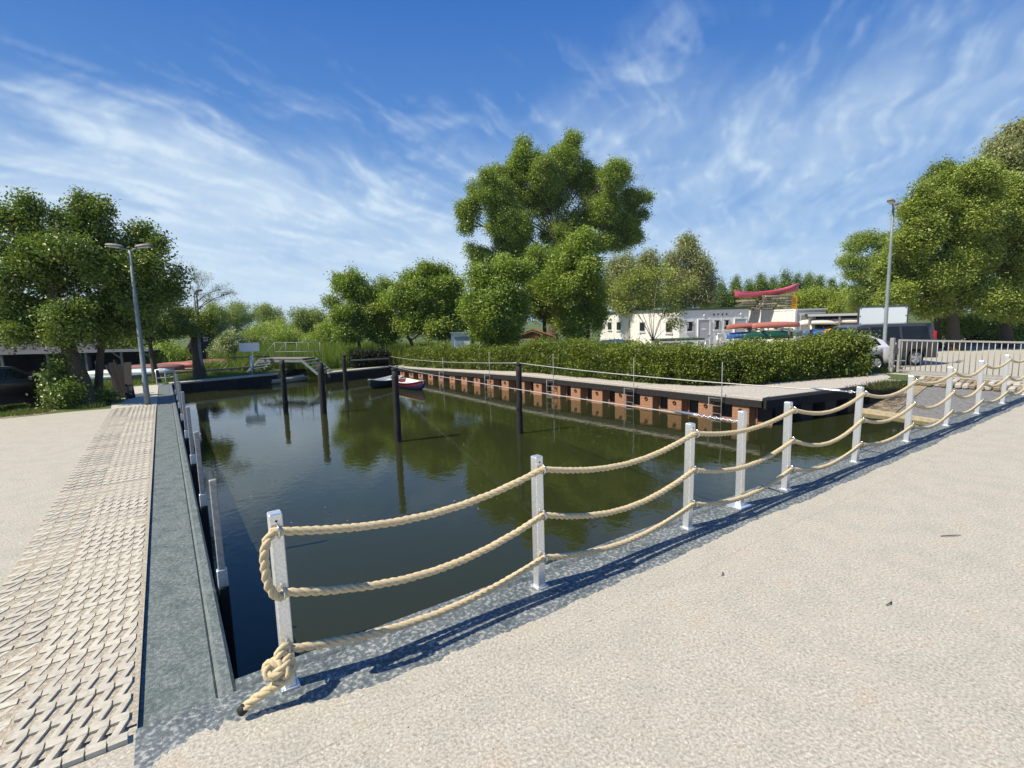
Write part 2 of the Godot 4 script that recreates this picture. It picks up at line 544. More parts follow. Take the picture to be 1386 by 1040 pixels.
# kind: [clump, size, linear leaf colour, second colour, share of it, limb twigs, bark, gaps]
var KINDS := {
	"alder": ["broad", 0.95, Vector3(0.117, 0.188, 0.047), Vector3(0.282, 0.362, 0.0667), 0.32, 5, "bark", 0.2],
	"alderfar": ["broadfar", 0.95, Vector3(0.17, 0.262, 0.0491), Vector3(0.398, 0.493, 0.0882), 0.42, 4, "bark", 0.08],
	"poplar": ["broadfar", 1.15, Vector3(0.2, 0.281, 0.0686), Vector3(0.412, 0.508, 0.11), 0.48, 7, "bark", 0.08],
	"lime": ["broadfar", 0.9, Vector3(0.193, 0.268, 0.0589), Vector3(0.412, 0.493, 0.0982), 0.46, 4, "bark", 0.06],
	"willow": ["fine", 1.6, Vector3(0.27, 0.345, 0.0858), Vector3(0.367, 0.435, 0.113), 0.5, 2, "bark", -0.1],
	"bright": ["fine", 1.3, Vector3(0.293, 0.401, 0.0613), Vector3(0.44, 0.524, 0.0858), 0.5, 3, "bark", -0.1],
	"grey": ["fine", 1.35, Vector3(0.27, 0.311, 0.139), Vector3(0.404, 0.423, 0.204), 0.5, 7, "pale_bark", 0.12],
	"acacia": ["fine", 1.2, Vector3(0.208, 0.3, 0.0572), Vector3(0.318, 0.411, 0.0818), 0.5, 4, "bark", 0.0],
	"conifer": ["broadfar", 1.3, Vector3(0.146, 0.235, 0.0491), Vector3(0.25, 0.348, 0.0686), 0.4, 2, "bark", -0.2],
	"sparse": ["broad", 0.9, Vector3(0.171, 0.234, 0.0531), Vector3(0.293, 0.356, 0.0735), 0.4, 7, "bark", 0.1],
	"bare": ["broad", 0.55, Vector3(0.171, 0.223, 0.0613), Vector3(0.244, 0.29, 0.0818), 0.4, 12, "bark", 0.1],
	"pruned": ["broad", 0.8, Vector3(0.27, 0.334, 0.0694), Vector3(0.417, 0.446, 0.102), 0.5, 6, "pale_bark", 0.15],
	"blossom": ["broad", 0.85, Vector3(0.184, 0.268, 0.0409), Vector3(0.75, 0.75, 0.575), 0.5, 2, "bark", -0.1],
}

func tree(called: String, label: String, group: String, kind: String, at: Vector3, trunk: Array, r: float, lobes: Array, n: int) -> void:
	var K: Array = KINDS[kind]
	var o := thing(called, label, "shrub" if called.contains("shrub") or called.contains("bush") else "tree", at, 0.0, group)
	rng.seed = hash(label)
	var low := 1e9
	var mid := Vector3.ZERO
	for l in lobes:
		low = minf(low, l[1] - l[4])
		mid += Vector3(l[0], l[1], l[2]) / lobes.size()
	var pts := trunk.duplicate()
	if pts.is_empty():
		pts = [Vector3.ZERO, Vector3(mid.x * 0.15, mid.y * 0.4, mid.z * 0.15), Vector3(mid.x * 0.6, mid.y, mid.z * 0.6)]
	else:
		pts[0] = Vector3(pts[0].x, -0.1, pts[0].z)
	pts = smooth_path(pts, 5)
	var radii := []
	for i in pts.size():
		var f := float(i) / (pts.size() - 1)
		radii.append(r * (1.0 - 0.72 * f) * (1.0 + 0.5 * exp(-f * 14.0)) * rng.randf_range(0.94, 1.06))
	var st := begin(true)
	tube(st, pts, radii, 12)
	put(st, "trunk", M[K[6]], o)
	st = begin(true)
	var shy := kind == "bare"
	var sprays := []
	for l in lobes:
		var c := Vector3(l[0], l[1], l[2])
		var from: Vector3 = pts[pts.size() - 1]
		var fr: float = radii[radii.size() - 1]
		for i in range(int(pts.size() * 0.3), pts.size()):
			var q: Vector3 = pts[i]
			if q.y < c.y - 0.35 * Vector2(q.x - c.x, q.z - c.z).length() or i == int(pts.size() * 0.3):
				from = q
				fr = radii[i]
		var br := clampf(fr * 0.55, 0.012, r * 0.5)
		var bend: Vector3 = (from + c) * 0.5 + Vector3(rng.randfn(0, 0.1), 0.12 * from.distance_to(c), rng.randfn(0, 0.1)) * (0.6 if shy else 1.0)
		tube(st, smooth_path([from, bend, c], 4), [br, br * 0.9, br * 0.8, br * 0.75, br * 0.65, br * 0.55, br * 0.5, br * 0.45, br * 0.35], 6)
		for k in int(K[5]):
			var d := Vector3(rng.randfn(0, 1), rng.randfn(0.45, 0.8), rng.randfn(0, 1)).normalized()
			var tip := c + Vector3(d.x * l[3], d.y * l[4], d.z * l[3]) * rng.randf_range(0.8, 1.25)
			var start: Vector3 = bend.lerp(c, rng.randf_range(0.2, 1.0))
			var m2: Vector3 = (start + tip) * 0.5 + Vector3(rng.randfn(0, 0.1), 0.1, rng.randfn(0, 0.1)) * l[3]
			for e in 4:
				sprays.append(start.bezier_interpolate(m2, m2, tip, 0.62 + 0.13 * e) + Vector3(rng.randfn(0, 0.08), rng.randfn(0, 0.08), rng.randfn(0, 0.08)))
			tube(st, smooth_path([start, m2, tip], 2), [br * 0.4, br * 0.33, br * 0.25, br * 0.18, br * 0.1], 4, false)
	put(st, "branches", M[K[6]], o)
	# each big lobe breaks up into smaller bunches round its outside
	var bunches := []
	for l in lobes:
		bunches.append([l[0], l[1], l[2], l[3] * 0.8, l[4] * 0.8])
		for k in (0 if kind == "pruned" else 2 if shy else 7):
			var d := Vector3(rng.randfn(0, 1), rng.randfn(0.35, 0.9), rng.randfn(0, 1)).normalized()
			var f := rng.randf_range(0.62, 1.0)
			var sz := rng.randf_range(0.16, 0.46)
			bunches.append([l[0] + d.x * l[3] * f, l[1] + d.y * l[4] * f, l[2] + d.z * l[3] * f, l[3] * sz, l[4] * sz * rng.randf_range(0.9, 1.5)])
	lobes = bunches
	# the crown: clumps of leaves in the lobes, thicker towards their outsides
	var total := 0.0
	var sums := []
	for l in lobes:
		total += pow(l[3] * l[3] * l[4], 0.66)
		sums.append(total)
	var size := 0.0
	for l in lobes:
		size += l[3] / lobes.size()
	bumpy.seed = hash(label) % 10000
	bumpy.frequency = 0.42 / maxf(size, 0.1)
	var places := []
	var tints := []
	var gap: float = K[7]
	for q in sprays:
		if q.y < 0.05 or shy and rng.randf() < 0.75:
			continue
		places.append(Transform3D(turned(K[1] * rng.randf_range(0.55, 0.95)), q))
		var c: Vector3 = K[2].lerp(K[3], clampf(K[4] + rng.randfn(0, 0.25), 0, 1)) * rng.randf_range(0.85, 1.2)
		tints.append(Color(c.x, c.y, c.z))
	var tries := 0
	n = int(n * 1.2) + places.size()
	while places.size() < n and tries < n * 4:
		tries += 1
		var pick := rng.randf() * total
		var b := 0
		while sums[b] < pick:
			b += 1
		var l: Array = lobes[b]
		var d := Vector3(rng.randfn(0, 1), rng.randfn(0, 1), rng.randfn(0, 1)).normalized()
		var e := pow(rng.randf(), 0.46) * (0.96 + absf(rng.randfn(0, 0.07)))
		e *= 1.0 + 0.5 * bumpy.get_noise_3dv((Vector3(l[0], l[1], l[2]) + d * l[3]) * 1.9) + 0.3 * bumpy.get_noise_3dv((Vector3(l[0], l[1], l[2]) + d * l[3]) * 4.6)
		if rng.randf() < 0.05:
			e *= 1.16
		var q := Vector3(l[0] + d.x * l[3] * e, l[1] + d.y * l[4] * e, l[2] + d.z * l[3] * e)
		if q.y < 0.05:
			continue
		var nz := bumpy.get_noise_3dv(q * 1.6)
		if nz < gap - 0.12 and rng.randf() < 0.88:
			continue
		places.append(Transform3D(turned(K[1] * rng.randf_range(0.75, 1.3)), q))
		var c: Vector3 = K[2].lerp(K[3], 1.0 if rng.randf() < K[4] * (0.55 + nz) and kind == "blossom" else clampf(K[4] + 0.9 * nz + rng.randfn(0, 0.22), 0, 1) if kind != "blossom" else 0.0)
		c *= rng.randf_range(0.8, 1.2)
		tints.append(Color(c.x, c.y, c.z))
	copies(clumps[K[0]], places, tints, "crown", M.leaf, o).set_meta("kind", "stuff")

# leaf clumps over a clipped shape: a band along a line, with a rounded top
func hedge(called: String, label: String, line: Array, wide: float, tall: Array, n: int, c1: Vector3, c2: Vector3) -> void:
	var o := thing(called, label, "hedge")
	rng.seed = hash(label)
	bumpy.seed = 99
	bumpy.frequency = 0.6
	var lens := [0.0]
	for i in line.size() - 1:
		lens.append(lens[i] + line[i].distance_to(line[i + 1]))
	var whole: float = lens[lens.size() - 1]
	var places := []
	var tints := []
	var st := begin(true)
	for k in n:
		var f := rng.randf() * whole
		var i := 0
		while i < line.size() - 2 and lens[i + 1] < f:
			i += 1
		var g: float = (f - lens[i]) / (lens[i + 1] - lens[i])
		var at: Vector2 = line[i].lerp(line[i + 1], g)
		var dir: Vector2 = (line[i + 1] - line[i]).normalized()
		var side := Vector2(-dir.y, dir.x)
		var hh: float = lerpf(tall[i], tall[i + 1], g)
		var a := rng.randf_range(-1, 1)
		var y := rng.randf()
		if rng.randf() < 0.8:
			if rng.randf() < 0.52:
				a = (1.0 if rng.randf() < 0.5 else -1.0) * rng.randf_range(0.78, 1.0)
			else:
				y = rng.randf_range(0.8, 1.0)
		var nz := bumpy.get_noise_3d(f * 1.3, y * 2.5, a * 2.0)
		var round := 1.0 - 0.22 * pow(y, 3)
		var q := at + side * a * wide * 0.5 * round * (1.0 + 0.3 * nz) + dir * rng.randfn(0, 0.08)
		var pos := P(q.x, q.y, y * hh * (1.0 + 0.16 * nz + 0.22 * bumpy.get_noise_2d(f * 0.9, a * 0.6 + 50.0)) * (1.0 - 0.14 * a * a) + 0.04)
		if nz < -0.14 and rng.randf() < 0.75:
			continue
		if y > 0.8 and rng.randf() < 0.07:
			pos.y += rng.randf_range(0.06, 0.24)
		places.append(Transform3D(turned(rng.randf_range(0.7, 1.15)), pos))
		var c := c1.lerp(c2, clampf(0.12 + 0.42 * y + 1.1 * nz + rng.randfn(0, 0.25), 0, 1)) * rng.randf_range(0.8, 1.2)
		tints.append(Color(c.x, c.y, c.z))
		if k % 14 == 0:
			var foot := P(at.x + side.x * a * wide * 0.3, at.y + side.y * a * wide * 0.3, -0.02)
			tube(st, [foot, foot.lerp(pos, 0.5) + Vector3(0, 0.1, 0), pos], [0.016, 0.012, 0.006], 4, false)
	put(st, "stems", M.bark, o)
	copies(clumps.hedge, places, tints, "foliage", M.leaf, o).set_meta("kind", "stuff")

# blades scattered over an area: nobody could count them
func blades(called: String, label: String, outline: Array, mesh: Mesh, n: int, sc: float, c1: Vector3, c2: Vector3, patch := -2.0) -> void:
	rng.seed = hash(label)
	bumpy.seed = 5
	bumpy.frequency = 0.5
	var poly := PackedVector2Array(outline)
	var lo := poly[0]
	var hi := poly[0]
	for p in poly:
		lo = lo.min(p)
		hi = hi.max(p)
	var places := []
	var tints := []
	var tries := 0
	while places.size() < n and tries < n * 6:
		tries += 1
		var q := Vector2(rng.randf_range(lo.x, hi.x), rng.randf_range(lo.y, hi.y))
		if not Geometry2D.is_point_in_polygon(q, poly):
			continue
		var nz := bumpy.get_noise_2d(q.x, q.y)
		if nz < patch:
			continue
		places.append(Transform3D(turned(sc * rng.randf_range(0.7, 1.25) * (1.0 + 0.5 * nz), 0.06), P(q.x, q.y, -0.01)))
		var c := c1.lerp(c2, clampf(0.5 + nz + rng.randfn(0, 0.25), 0, 1))
		tints.append(Color(c.x, c.y, c.z))
	var o := copies(mesh, places, tints, called, M.blade)
	tag(o, label, called)
	o.set_meta("kind", "stuff")

# ---------------------------------------------------------------- the basin
const QUAY_A := Vector2(13.65, 4.05)
const QUAY_B := Vector2(11.5, 26.2)

func v2(a: float, b: float) -> Vector2:
	return Vector2(a, b)

func quay_at(t: float, out := 0.0) -> Vector2:
	var q := QUAY_A.lerp(QUAY_B, (t - QUAY_A.y) / (QUAY_B.y - QUAY_A.y))
	return q + Vector2(out, 0.0)

func build_ground() -> void:
	# one sheet to the horizon with the basin, the slipway and the reedy channel cut out
	var st := begin()
	sheet(st, [v2(-500, -500), v2(500, -500), v2(500, -0.6), v2(-500, -0.6)], 0.0)
	sheet(st, [v2(21.6, -0.6), v2(500, -0.6), v2(500, 0), v2(21.6, 0)], 0.0)
	sheet(st, [v2(-500, -0.6), v2(-0.506, -0.6), v2(-0.506, 25.75), v2(-0.3, 25.9), v2(-500, 25.9)], 0.0)
	sheet(st, [v2(-500, 25.9), v2(-0.3, 25.9), v2(-0.1, 26.2), v2(4.9, 27.2), v2(5.2, 27.4), v2(8.6, 37), v2(12, 500), v2(-500, 500)], 0.0)
	sheet(st, [v2(21.6, 0), v2(500, 0), v2(500, 500), v2(14, 500), v2(9.9, 36.5), v2(7.2, 25.1), QUAY_B, QUAY_A, v2(20.3, 2.9), v2(21.6, 2.75)], 0.0)
	setting(st, "ground", M.grass_ground)
	# the gravel of the lot, the yard and the lane, in wobbling outlines
	rng.seed = 31
	bumpy.seed = 7
	bumpy.frequency = 0.9
	st = begin()
	var edge := []
	edge.append(v2(-60, -60))
	edge.append(v2(80, -60))
	edge.append(v2(80, -0.58))
	var s := 24.0
	while s > -0.4:
		edge.append(v2(s, -0.58 + 0.06 * bumpy.get_noise_2d(s * 2.0, 0.0) + 0.035 * bumpy.get_noise_2d(s * 9.0, 4.0)))
		s -= 0.09
	edge.append(v2(-0.5, -0.64))
	edge.append(v2(-0.504, -0.02))
	edge.append(v2(-1.62, -0.02))
	edge.append(v2(-1.62, 16.2))
	for q in [[-1.66, 16.5], [-2.2, 16.62], [-2.8, 16.8], [-3.5, 16.6], [-4.3, 16.5], [-5.5, 16.2], [-7.5, 16.5], [-12, 16.0], [-60, 15]]:
		edge.append(v2(q[0], q[1] + 0.15 * bumpy.get_noise_2d(q[0] * 3.0, 2.0)))
	sheet(st, edge, 0.006)
	setting(st, "gravel_lot", M.gravel)
	st = begin()
	sheet(st, [v2(-1.62, -0.05), v2(-0.5, -0.05), v2(-0.5, 16.25), v2(-1.62, 16.25)], 0.0205)
	setting(st, "gravel_bed", M.fill)
	# worn earth by the parked car and the tree, the lane behind, a bare patch by the canoes
	st = begin()
	sheet(st, [v2(-60, 15.2), v2(-12, 16.1), v2(-7.5, 16.6), v2(-5.5, 16.3), v2(-4.3, 16.6), v2(-3.3, 16.8), v2(-3.1, 17.6), v2(-3.4, 18.8), v2(-3.0, 20.5), v2(-3.6, 21.2), v2(-3.7, 22.8), v2(-6, 23.0), v2(-60, 24)], 0.005)
	sheet(st, [v2(-9, 34.2), v2(-1.6, 33.4), v2(-1.5, 32.4), v2(-9, 33.2)], 0.005)
	sheet(st, [v2(-2.0, 33.2), v2(2.4, 34.5), v2(2.6, 36.5), v2(-2, 36)], 0.005)
	setting(st, "dirt", M.dirt)
	# the yard behind the gate and round the cabin
	st = begin()
	sheet(st, [v2(22.0, -0.7), v2(80, -0.7), v2(80, 18), v2(36, 26), v2(26, 26), v2(20.5, 14), v2(21.5, 6.2), v2(22.3, 4.6)], 0.005)
	setting(st, "yard", M.gravel)
	# the grey paved end of the left quay
	st = begin()
	sheet(st, [v2(-1.66, 16.2), v2(-0.5, 16.2), v2(-0.5, 25.7), v2(-1.5, 25.7), v2(-1.9, 20.0)], 0.008)
	setting(st, "paved_path", M.paver_grey)
	# gravel dust washed over the edge of the fence slab, rising onto it
	st = begin(true)
	s = -0.66
	var last := []
	while s < 24.0:
		var w := 0.035 + 0.055 * bumpy.get_noise_2d(s * 0.8, 9.0) + 0.022 * bumpy.get_noise_2d(s * 5.0, 3.0) + 0.02 * bumpy.get_noise_2d(s * 23.0, 5.0) + 0.014 * bumpy.get_noise_2d(s * 60.0, 8.0)
		w += 0.26 * exp(-pow((s + 0.1) / 0.55, 2)) * (1.0 + 0.2 * bumpy.get_noise_2d(s * 9.0, 1.0) + 0.2 * bumpy.get_noise_2d(s * 40.0, 1.0))
		w = maxf(w, 0.0)
		var row := [P(s, -0.9, 0.0072), P(s, -0.72, 0.0155), P(s, -0.662, 0.0215), P(s, -0.658 + w * 0.5, 0.0235), P(s, -0.657 + w, 0.0165)]
		if last:
			for k in 4:
				quad(st, last[k], row[k], row[k + 1], last[k + 1])
		last = row
		s += 0.018
	setting(st, "gravel_dust", M.gravel)
	# pale trodden path round the right quays
	st = begin()
	sheet(st, [v2(21.2, 3.6), v2(22.6, 4.4), v2(16.0, 6.3), v2(15.0, 8.0), v2(14.5, 12.0), v2(14.0, 16.0), v2(12.3, 26), v2(12.0, 26), v2(14.4, 4.6), v2(20.6, 3.5)], 0.004)
	setting(st, "path", M.coping)
	# water
	st = begin()
	quad(st, P(-0.4, -0.3, 0) * Vector3(1, 0, 1) + Vector3(0, WATER, 0), P(22, -0.3, 0) * Vector3(1, 0, 1) + Vector3(0, WATER, 0), P(22, 60, 0) * Vector3(1, 0, 1) + Vector3(0, WATER, 0), P(-0.4, 60, 0) * Vector3(1, 0, 1) + Vector3(0, WATER, 0))
	setting(st, "water", M.water)

# an upright wall face under a quay edge, thick towards the land
func wall_run(st: SurfaceTool, a: Vector2, b: Vector2, top: float, bottom: float, thick: float) -> void:
	var d := (b - a).normalized()
	var n := Vector2(-d.y, d.x) * thick
	var ta := P(a.x, a.y, top)
	var tb := P(b.x, b.y, top)
	var tc := P(b.x + n.x, b.y + n.y, top)
	var td := P(a.x + n.x, a.y + n.y, top)
	var low := []
	for p in [ta, tb, tc, td]:
		low.append(Vector3(p.x, bottom, p.z))
	quad(st, td, ta, tb, tc)
	quad(st, ta, low[0], low[1], tb)
	quad(st, tb, low[1], low[2], tc)
	quad(st, tc, low[2], low[3], td)
	quad(st, td, low[3], low[0], ta)

# a long cap with chamfered edges: across from u0 to u1 (to the left of a > b), from y0 to y1
func cap_run(st: SurfaceTool, a: Vector2, b: Vector2, u0: float, u1: float, y0: float, y1: float, k: float) -> void:
	var d := (b - a).normalized()
	var n := Vector2(-d.y, d.x)
	var cuts := [0.0, 1.0]
	for level in [14.0, 24.0]:
		var f: float = (level - a.y) / (b.y - a.y) if absf(b.y - a.y) > 0.01 else -1.0
		if f > 0.01 and f < 0.99:
			cuts.append(f)
	cuts.sort()
	var rings := []
	for f in cuts:
		var c := a.lerp(b, f)
		var ring := PackedVector3Array()
		for q in [[u0, y0], [u0, y1 - k], [u0 + k, y1], [u1 - k, y1], [u1, y1 - k], [u1, y0]]:
			var w: Vector2 = c + n * q[0]
			ring.append(P(w.x, w.y, q[1]))
		ring.reverse()
		rings.append(ring)
	loft(st, rings, true)

func build_quays() -> void:
	var st: SurfaceTool
	# left quay: a smooth grey kerb with a raised lip over a dark wall
	var o := thing("quay_wall", "long left quay with smooth grey kerb beside the concrete lattice pavers", "quay")
	st = begin()
	wall_run(st, v2(0, 25.9), v2(0, 0), -0.05, -2.0, -0.3)
	put(st, "wall", M.dark_steel, o)
	st = begin()
	cap_run(st, v2(0, -0.084), v2(0, 25.8), 0.075, 0.505, -0.09, -0.012, 0.012)
	put(st, "kerb", M.kerb, o)
	st = begin()
	cap_run(st, v2(0, -0.082), v2(0, 25.8), -0.035, 0.073, -0.12, 0.006, 0.022)
	put(st, "lip", M.kerb, o)
	# near quay: the grey slab that carries the rope fence
	o = thing("quay_wall", "near quay slab of dusty grey concrete under the rope fence", "quay")
	st = begin()
	wall_run(st, v2(0, 0), v2(21.6, 0), -0.05, -2.0, -0.3)
	put(st, "wall", M.dark_steel, o)
	st = begin()
	cap_run(st, v2(-0.505, 0), v2(24, 0), -0.66, -0.085, -0.09, 0.016, 0.012)
	put(st, "slab", M.slab, o)
	st = begin()
	cap_run(st, v2(0.036, 0), v2(21.6, 0), -0.083, 0.035, -0.12, 0.03, 0.022)
	put(st, "lip", M.slab, o)
	# right quay: pale coping, black fascia timber, rusty sheet piles with rings
	o = thing("quay_wall", "right quay with black timber fascia above rusty sheet piles", "quay")
	var d := (QUAY_B - QUAY_A).normalized()
	st = begin()
	cap_run(st, QUAY_A, QUAY_B, -0.95, 0.02, -0.06, 0.02, 0.012)
	put(st, "coping", M.coping, o)
	st = begin()
	cap_run(st, QUAY_A + d * 0.0, QUAY_B, -0.14, 0.06, -0.255, -0.062, 0.01)
	put(st, "fascia_beam", M.black_timber, o)
	st = begin()
	wall_run(st, QUAY_A + Vector2(0.42, 0), QUAY_B + Vector2(0.42, 0), -0.06, -2.0, -0.15)
	put(st, "back_wall", M.dark_steel, o)
	var len := QUAY_A.distance_to(QUAY_B)
	var pan := rust_pan()
	var web := rust_web()
	var rib := begin()
	box(rib, Vector3(0.545, -0.76, -0.285), Vector3(0.5, 0.05, 0.03))
	rod(rib, Vector3(0.36, -1.9, -0.27), Vector3(0.36, -0.32, -0.27), 0.028, 6)
	var waler := done(rib)
	var ring := ring_mesh()
	var n := int(len / 1.09)
	rng.seed = 8
	for i in n:
		var q := QUAY_A + d * (0.62 + i * 1.09)
		var at := P(q.x, q.y, 0)
		for pair in [[pan, "sheet_pile", M.rust], [web, "sheet_pile_web", M.dark_steel], [waler, "waler", M.rust], [ring, "ring", M.dark_steel]]:
			var m := hang(pair[0], pair[1], pair[2], o)
			m.position = at + Vector3(0, rng.randf_range(-0.02, 0.02), 0)
			m.rotation.y = TURN + atan2(-d.y, -d.x)
	# short right quay, running to the slipway
	o = thing("quay_wall", "short right quay with rounded dark edge left of the slipway", "quay")
	var E := v2(20.3, 2.9)
	st = begin()
	cap_run(st, E, QUAY_A, -0.9, -0.1, -0.06, 0.018, 0.012)
	put(st, "coping", M.coping, o)
	st = begin()
	cap_run(st, E, QUAY_A + (E - QUAY_A).normalized() * 0.03, -0.098, 0.1, -0.3, 0.012, 0.06)
	put(st, "edge_beam", M.black_timber, o)
	st = begin()
	wall_run(st, E + Vector2(0.0, 0.4), QUAY_A + Vector2(0, 0.4), -0.06, -2.0, -0.15)
	put(st, "back_wall", M.dark_steel, o)
	var ds := (QUAY_A - E).normalized()
	for i in 6:
		var q := E + ds * (0.5 + i * 1.09)
		for pair in [[pan, "sheet_pile", M.dark_steel], [web, "sheet_pile_web", M.dark_steel]]:
			var m := hang(pair[0], pair[1], pair[2], o)
			m.position = P(q.x, q.y, 0)
			m.rotation.y = TURN + atan2(-ds.y, -ds.x)
	# far left quay: black sheet wall under a thin pale coping
	o = thing("quay_wall", "far left quay, a plain black wall before the blank white sign", "quay")
	st = begin()
	wall_run(st, v2(4.95, 26.9), v2(0.0, 25.9), -0.03, -2.0, -0.3)
	put(st, "wall", M.black_timber, o)
	st = begin()
	cap_run(st, v2(4.95, 26.9), v2(0.0, 25.9), -0.5, 0.05, -0.06, 0.02, 0.012)
	put(st, "coping", M.coping, o)
	st = begin()
	for i in 9:
		var q := v2(0.3, 25.96).lerp(v2(4.7, 26.85), i / 8.0)
		box(st, P(q.x, q.y, -0.7), Vector3(0.09, 1.1, 0.09), Basis(Vector3.UP, TURN - 0.2))
	put(st, "upright", M.black_timber, o)
	# far right quay, between the footbridge and the corner
	o = thing("quay_wall", "far right quay, black wall with pale top behind the moored rowing boats", "quay")
	st = begin()
	wall_run(st, QUAY_B, v2(7.2, 25.1), -0.03, -2.0, -0.3)
	put(st, "wall", M.black_timber, o)
	st = begin()
	cap_run(st, QUAY_B, v2(7.2, 25.1), -0.55, 0.05, -0.06, 0.02, 0.012)
	put(st, "coping", M.coping, o)
	# channel banks of old planks
	o = thing("quay_wall", "plank wall of the narrow channel under the footbridge", "quay")
	for side in 2:
		var a := v2(8.6, 37) if side == 0 else v2(7.2, 25.1)
		var b := v2(4.95, 26.9) if side == 0 else v2(9.9, 36.5)
		for k in 3:
			st = begin()
			wall_run(st, a, b, -0.02 - k * 0.24, -0.24 - k * 0.24 - 0.25 + (-0.02), -0.12 - 0.012 * k)
			put(st, "plank", M.black_timber if k else M.grey_timber, o)
	for q in [[6.95, 25.75, 0.28], [7.35, 25.5, 0.16]]:
		var m := begin()
		box(m, P(q[0], q[1], -0.55), Vector3(q[2], 1.35, 0.14), Basis(Vector3.UP, TURN + 0.6))
		put(m, "gate_post", M.pale_timber, o)

# a trough of a sheet pile: flat front with slanted sides, local x along the wall, z towards the water
func rust_pan() -> ArrayMesh:
	var st := begin()
	var prof := [Vector2(-0.33, -0.3), Vector2(-0.25, 0.0), Vector2(0.25, 0.0), Vector2(0.33, -0.3)]
	for k in 3:
		var a: Vector2 = prof[k]
		var b: Vector2 = prof[k + 1]
		quad(st, Vector3(a.x, -1.9, a.y), Vector3(b.x, -1.9, b.y), Vector3(b.x, -0.24, b.y), Vector3(a.x, -0.24, a.y))
		quad(st, Vector3(b.x, -1.9, b.y - 0.014), Vector3(a.x, -1.9, a.y - 0.014), Vector3(a.x, -0.24, a.y - 0.014), Vector3(b.x, -0.24, b.y - 0.014))
		quad(st, Vector3(a.x, -0.24, a.y), Vector3(b.x, -0.24, b.y), Vector3(b.x, -0.24, b.y - 0.014), Vector3(a.x, -0.24, a.y - 0.014))
	box(st, Vector3(0, -0.775, 0.008), Vector3(0.53, 0.045, 0.02))
	return done(st)

func rust_web() -> ArrayMesh:
	var st := begin()
	box(st, Vector3(0.545, -1.1, -0.305), Vector3(0.43, 1.6, 0.014))
	return done(st)

func ring_mesh() -> ArrayMesh:
	var st := begin(true)
	var pts := []
	for k in 13:
		var a := TAU * k / 12.0
		pts.append(Vector3(cos(a) * 0.05, -0.4 + sin(a) * 0.05, 0.02))
	tube(st, pts, [0.014], 6, false)
	rod(st, Vector3(0, -0.36, -0.01), Vector3(0, -0.36, 0.035), 0.02, 6)
	return done(st)

# one lattice paver: flat heads in rows, tied by slanting webs
func paver_mesh(w: float, l: float, nx: int, ny: int, head: float, hd: float, web: float, way: float) -> ArrayMesh:
	var st := begin()
	var px := w / nx
	var pz := l / ny
	for i in nx:
		for j in ny:
			var x := -w * 0.5 + px * i
			var t := pz * j
			box(st, Vector3(x + px * 0.5, -0.022, -(t + hd * 0.5)), Vector3(px * head, 0.075, hd), Basis(), true)
			var x0 := x + px * (0.5 - 0.5 * head) + web * 0.5
			var x1 := x + px * (0.5 + 0.5 * head) - web * 0.5
			if way < 0:
				var k := x0
				x0 = x1
				x1 = k
			var a0 := t + hd - 0.004
			var a1 := t + pz + 0.004
			var y0 := -0.06
			var y1 := 0.0135
			var h := web * 0.5
			var A := Vector3(x0 - h, y1, -a0)
			var B := Vector3(x0 + h, y1, -a0)
			var C := Vector3(x1 + h, y1, -a1)
			var D := Vector3(x1 - h, y1, -a1)
			quad(st, A, B, C, D)
			var dn := Vector3(0, y0 - y1, 0)
			quad(st, A + dn, A, D, D + dn)
			quad(st, B, B + dn, C + dn, C)
	return done(st)

func build_pavers() -> void:
	var o := Node3D.new()
	o.name = numbered("paver_strip")
	add_child(o)
	o.set_meta("kind", "structure")
	rng.seed = 17
	var right := [paver_mesh(0.595, 0.397, 6, 2, 0.93, 0.07, 0.04, 1.0), paver_mesh(0.595, 0.397, 6, 2, 0.91, 0.073, 0.042, 1.0)]
	var left := [paver_mesh(0.49, 0.397, 3, 2, 0.9, 0.06, 0.036, 1.0), paver_mesh(0.49, 0.397, 3, 2, 0.88, 0.064, 0.038, 1.0)]
	for i in 41:
		for c in 2:
			var m := hang((right if c == 0 else left)[rng.randi() % 2], "paver", M.paver if rng.randf() < 0.6 else M.paver_grey, o)
			var s := -0.835 if c == 0 else -1.385
			var t := -0.19 + i * 0.4
			m.position = P(s, t, 0.012 + rng.randf_range(-0.004, 0.004) if i > 1 or c == 1 else 0.02)
			m.rotation = Vector3(rng.randfn(0, 0.004), TURN, rng.randfn(0, 0.005))

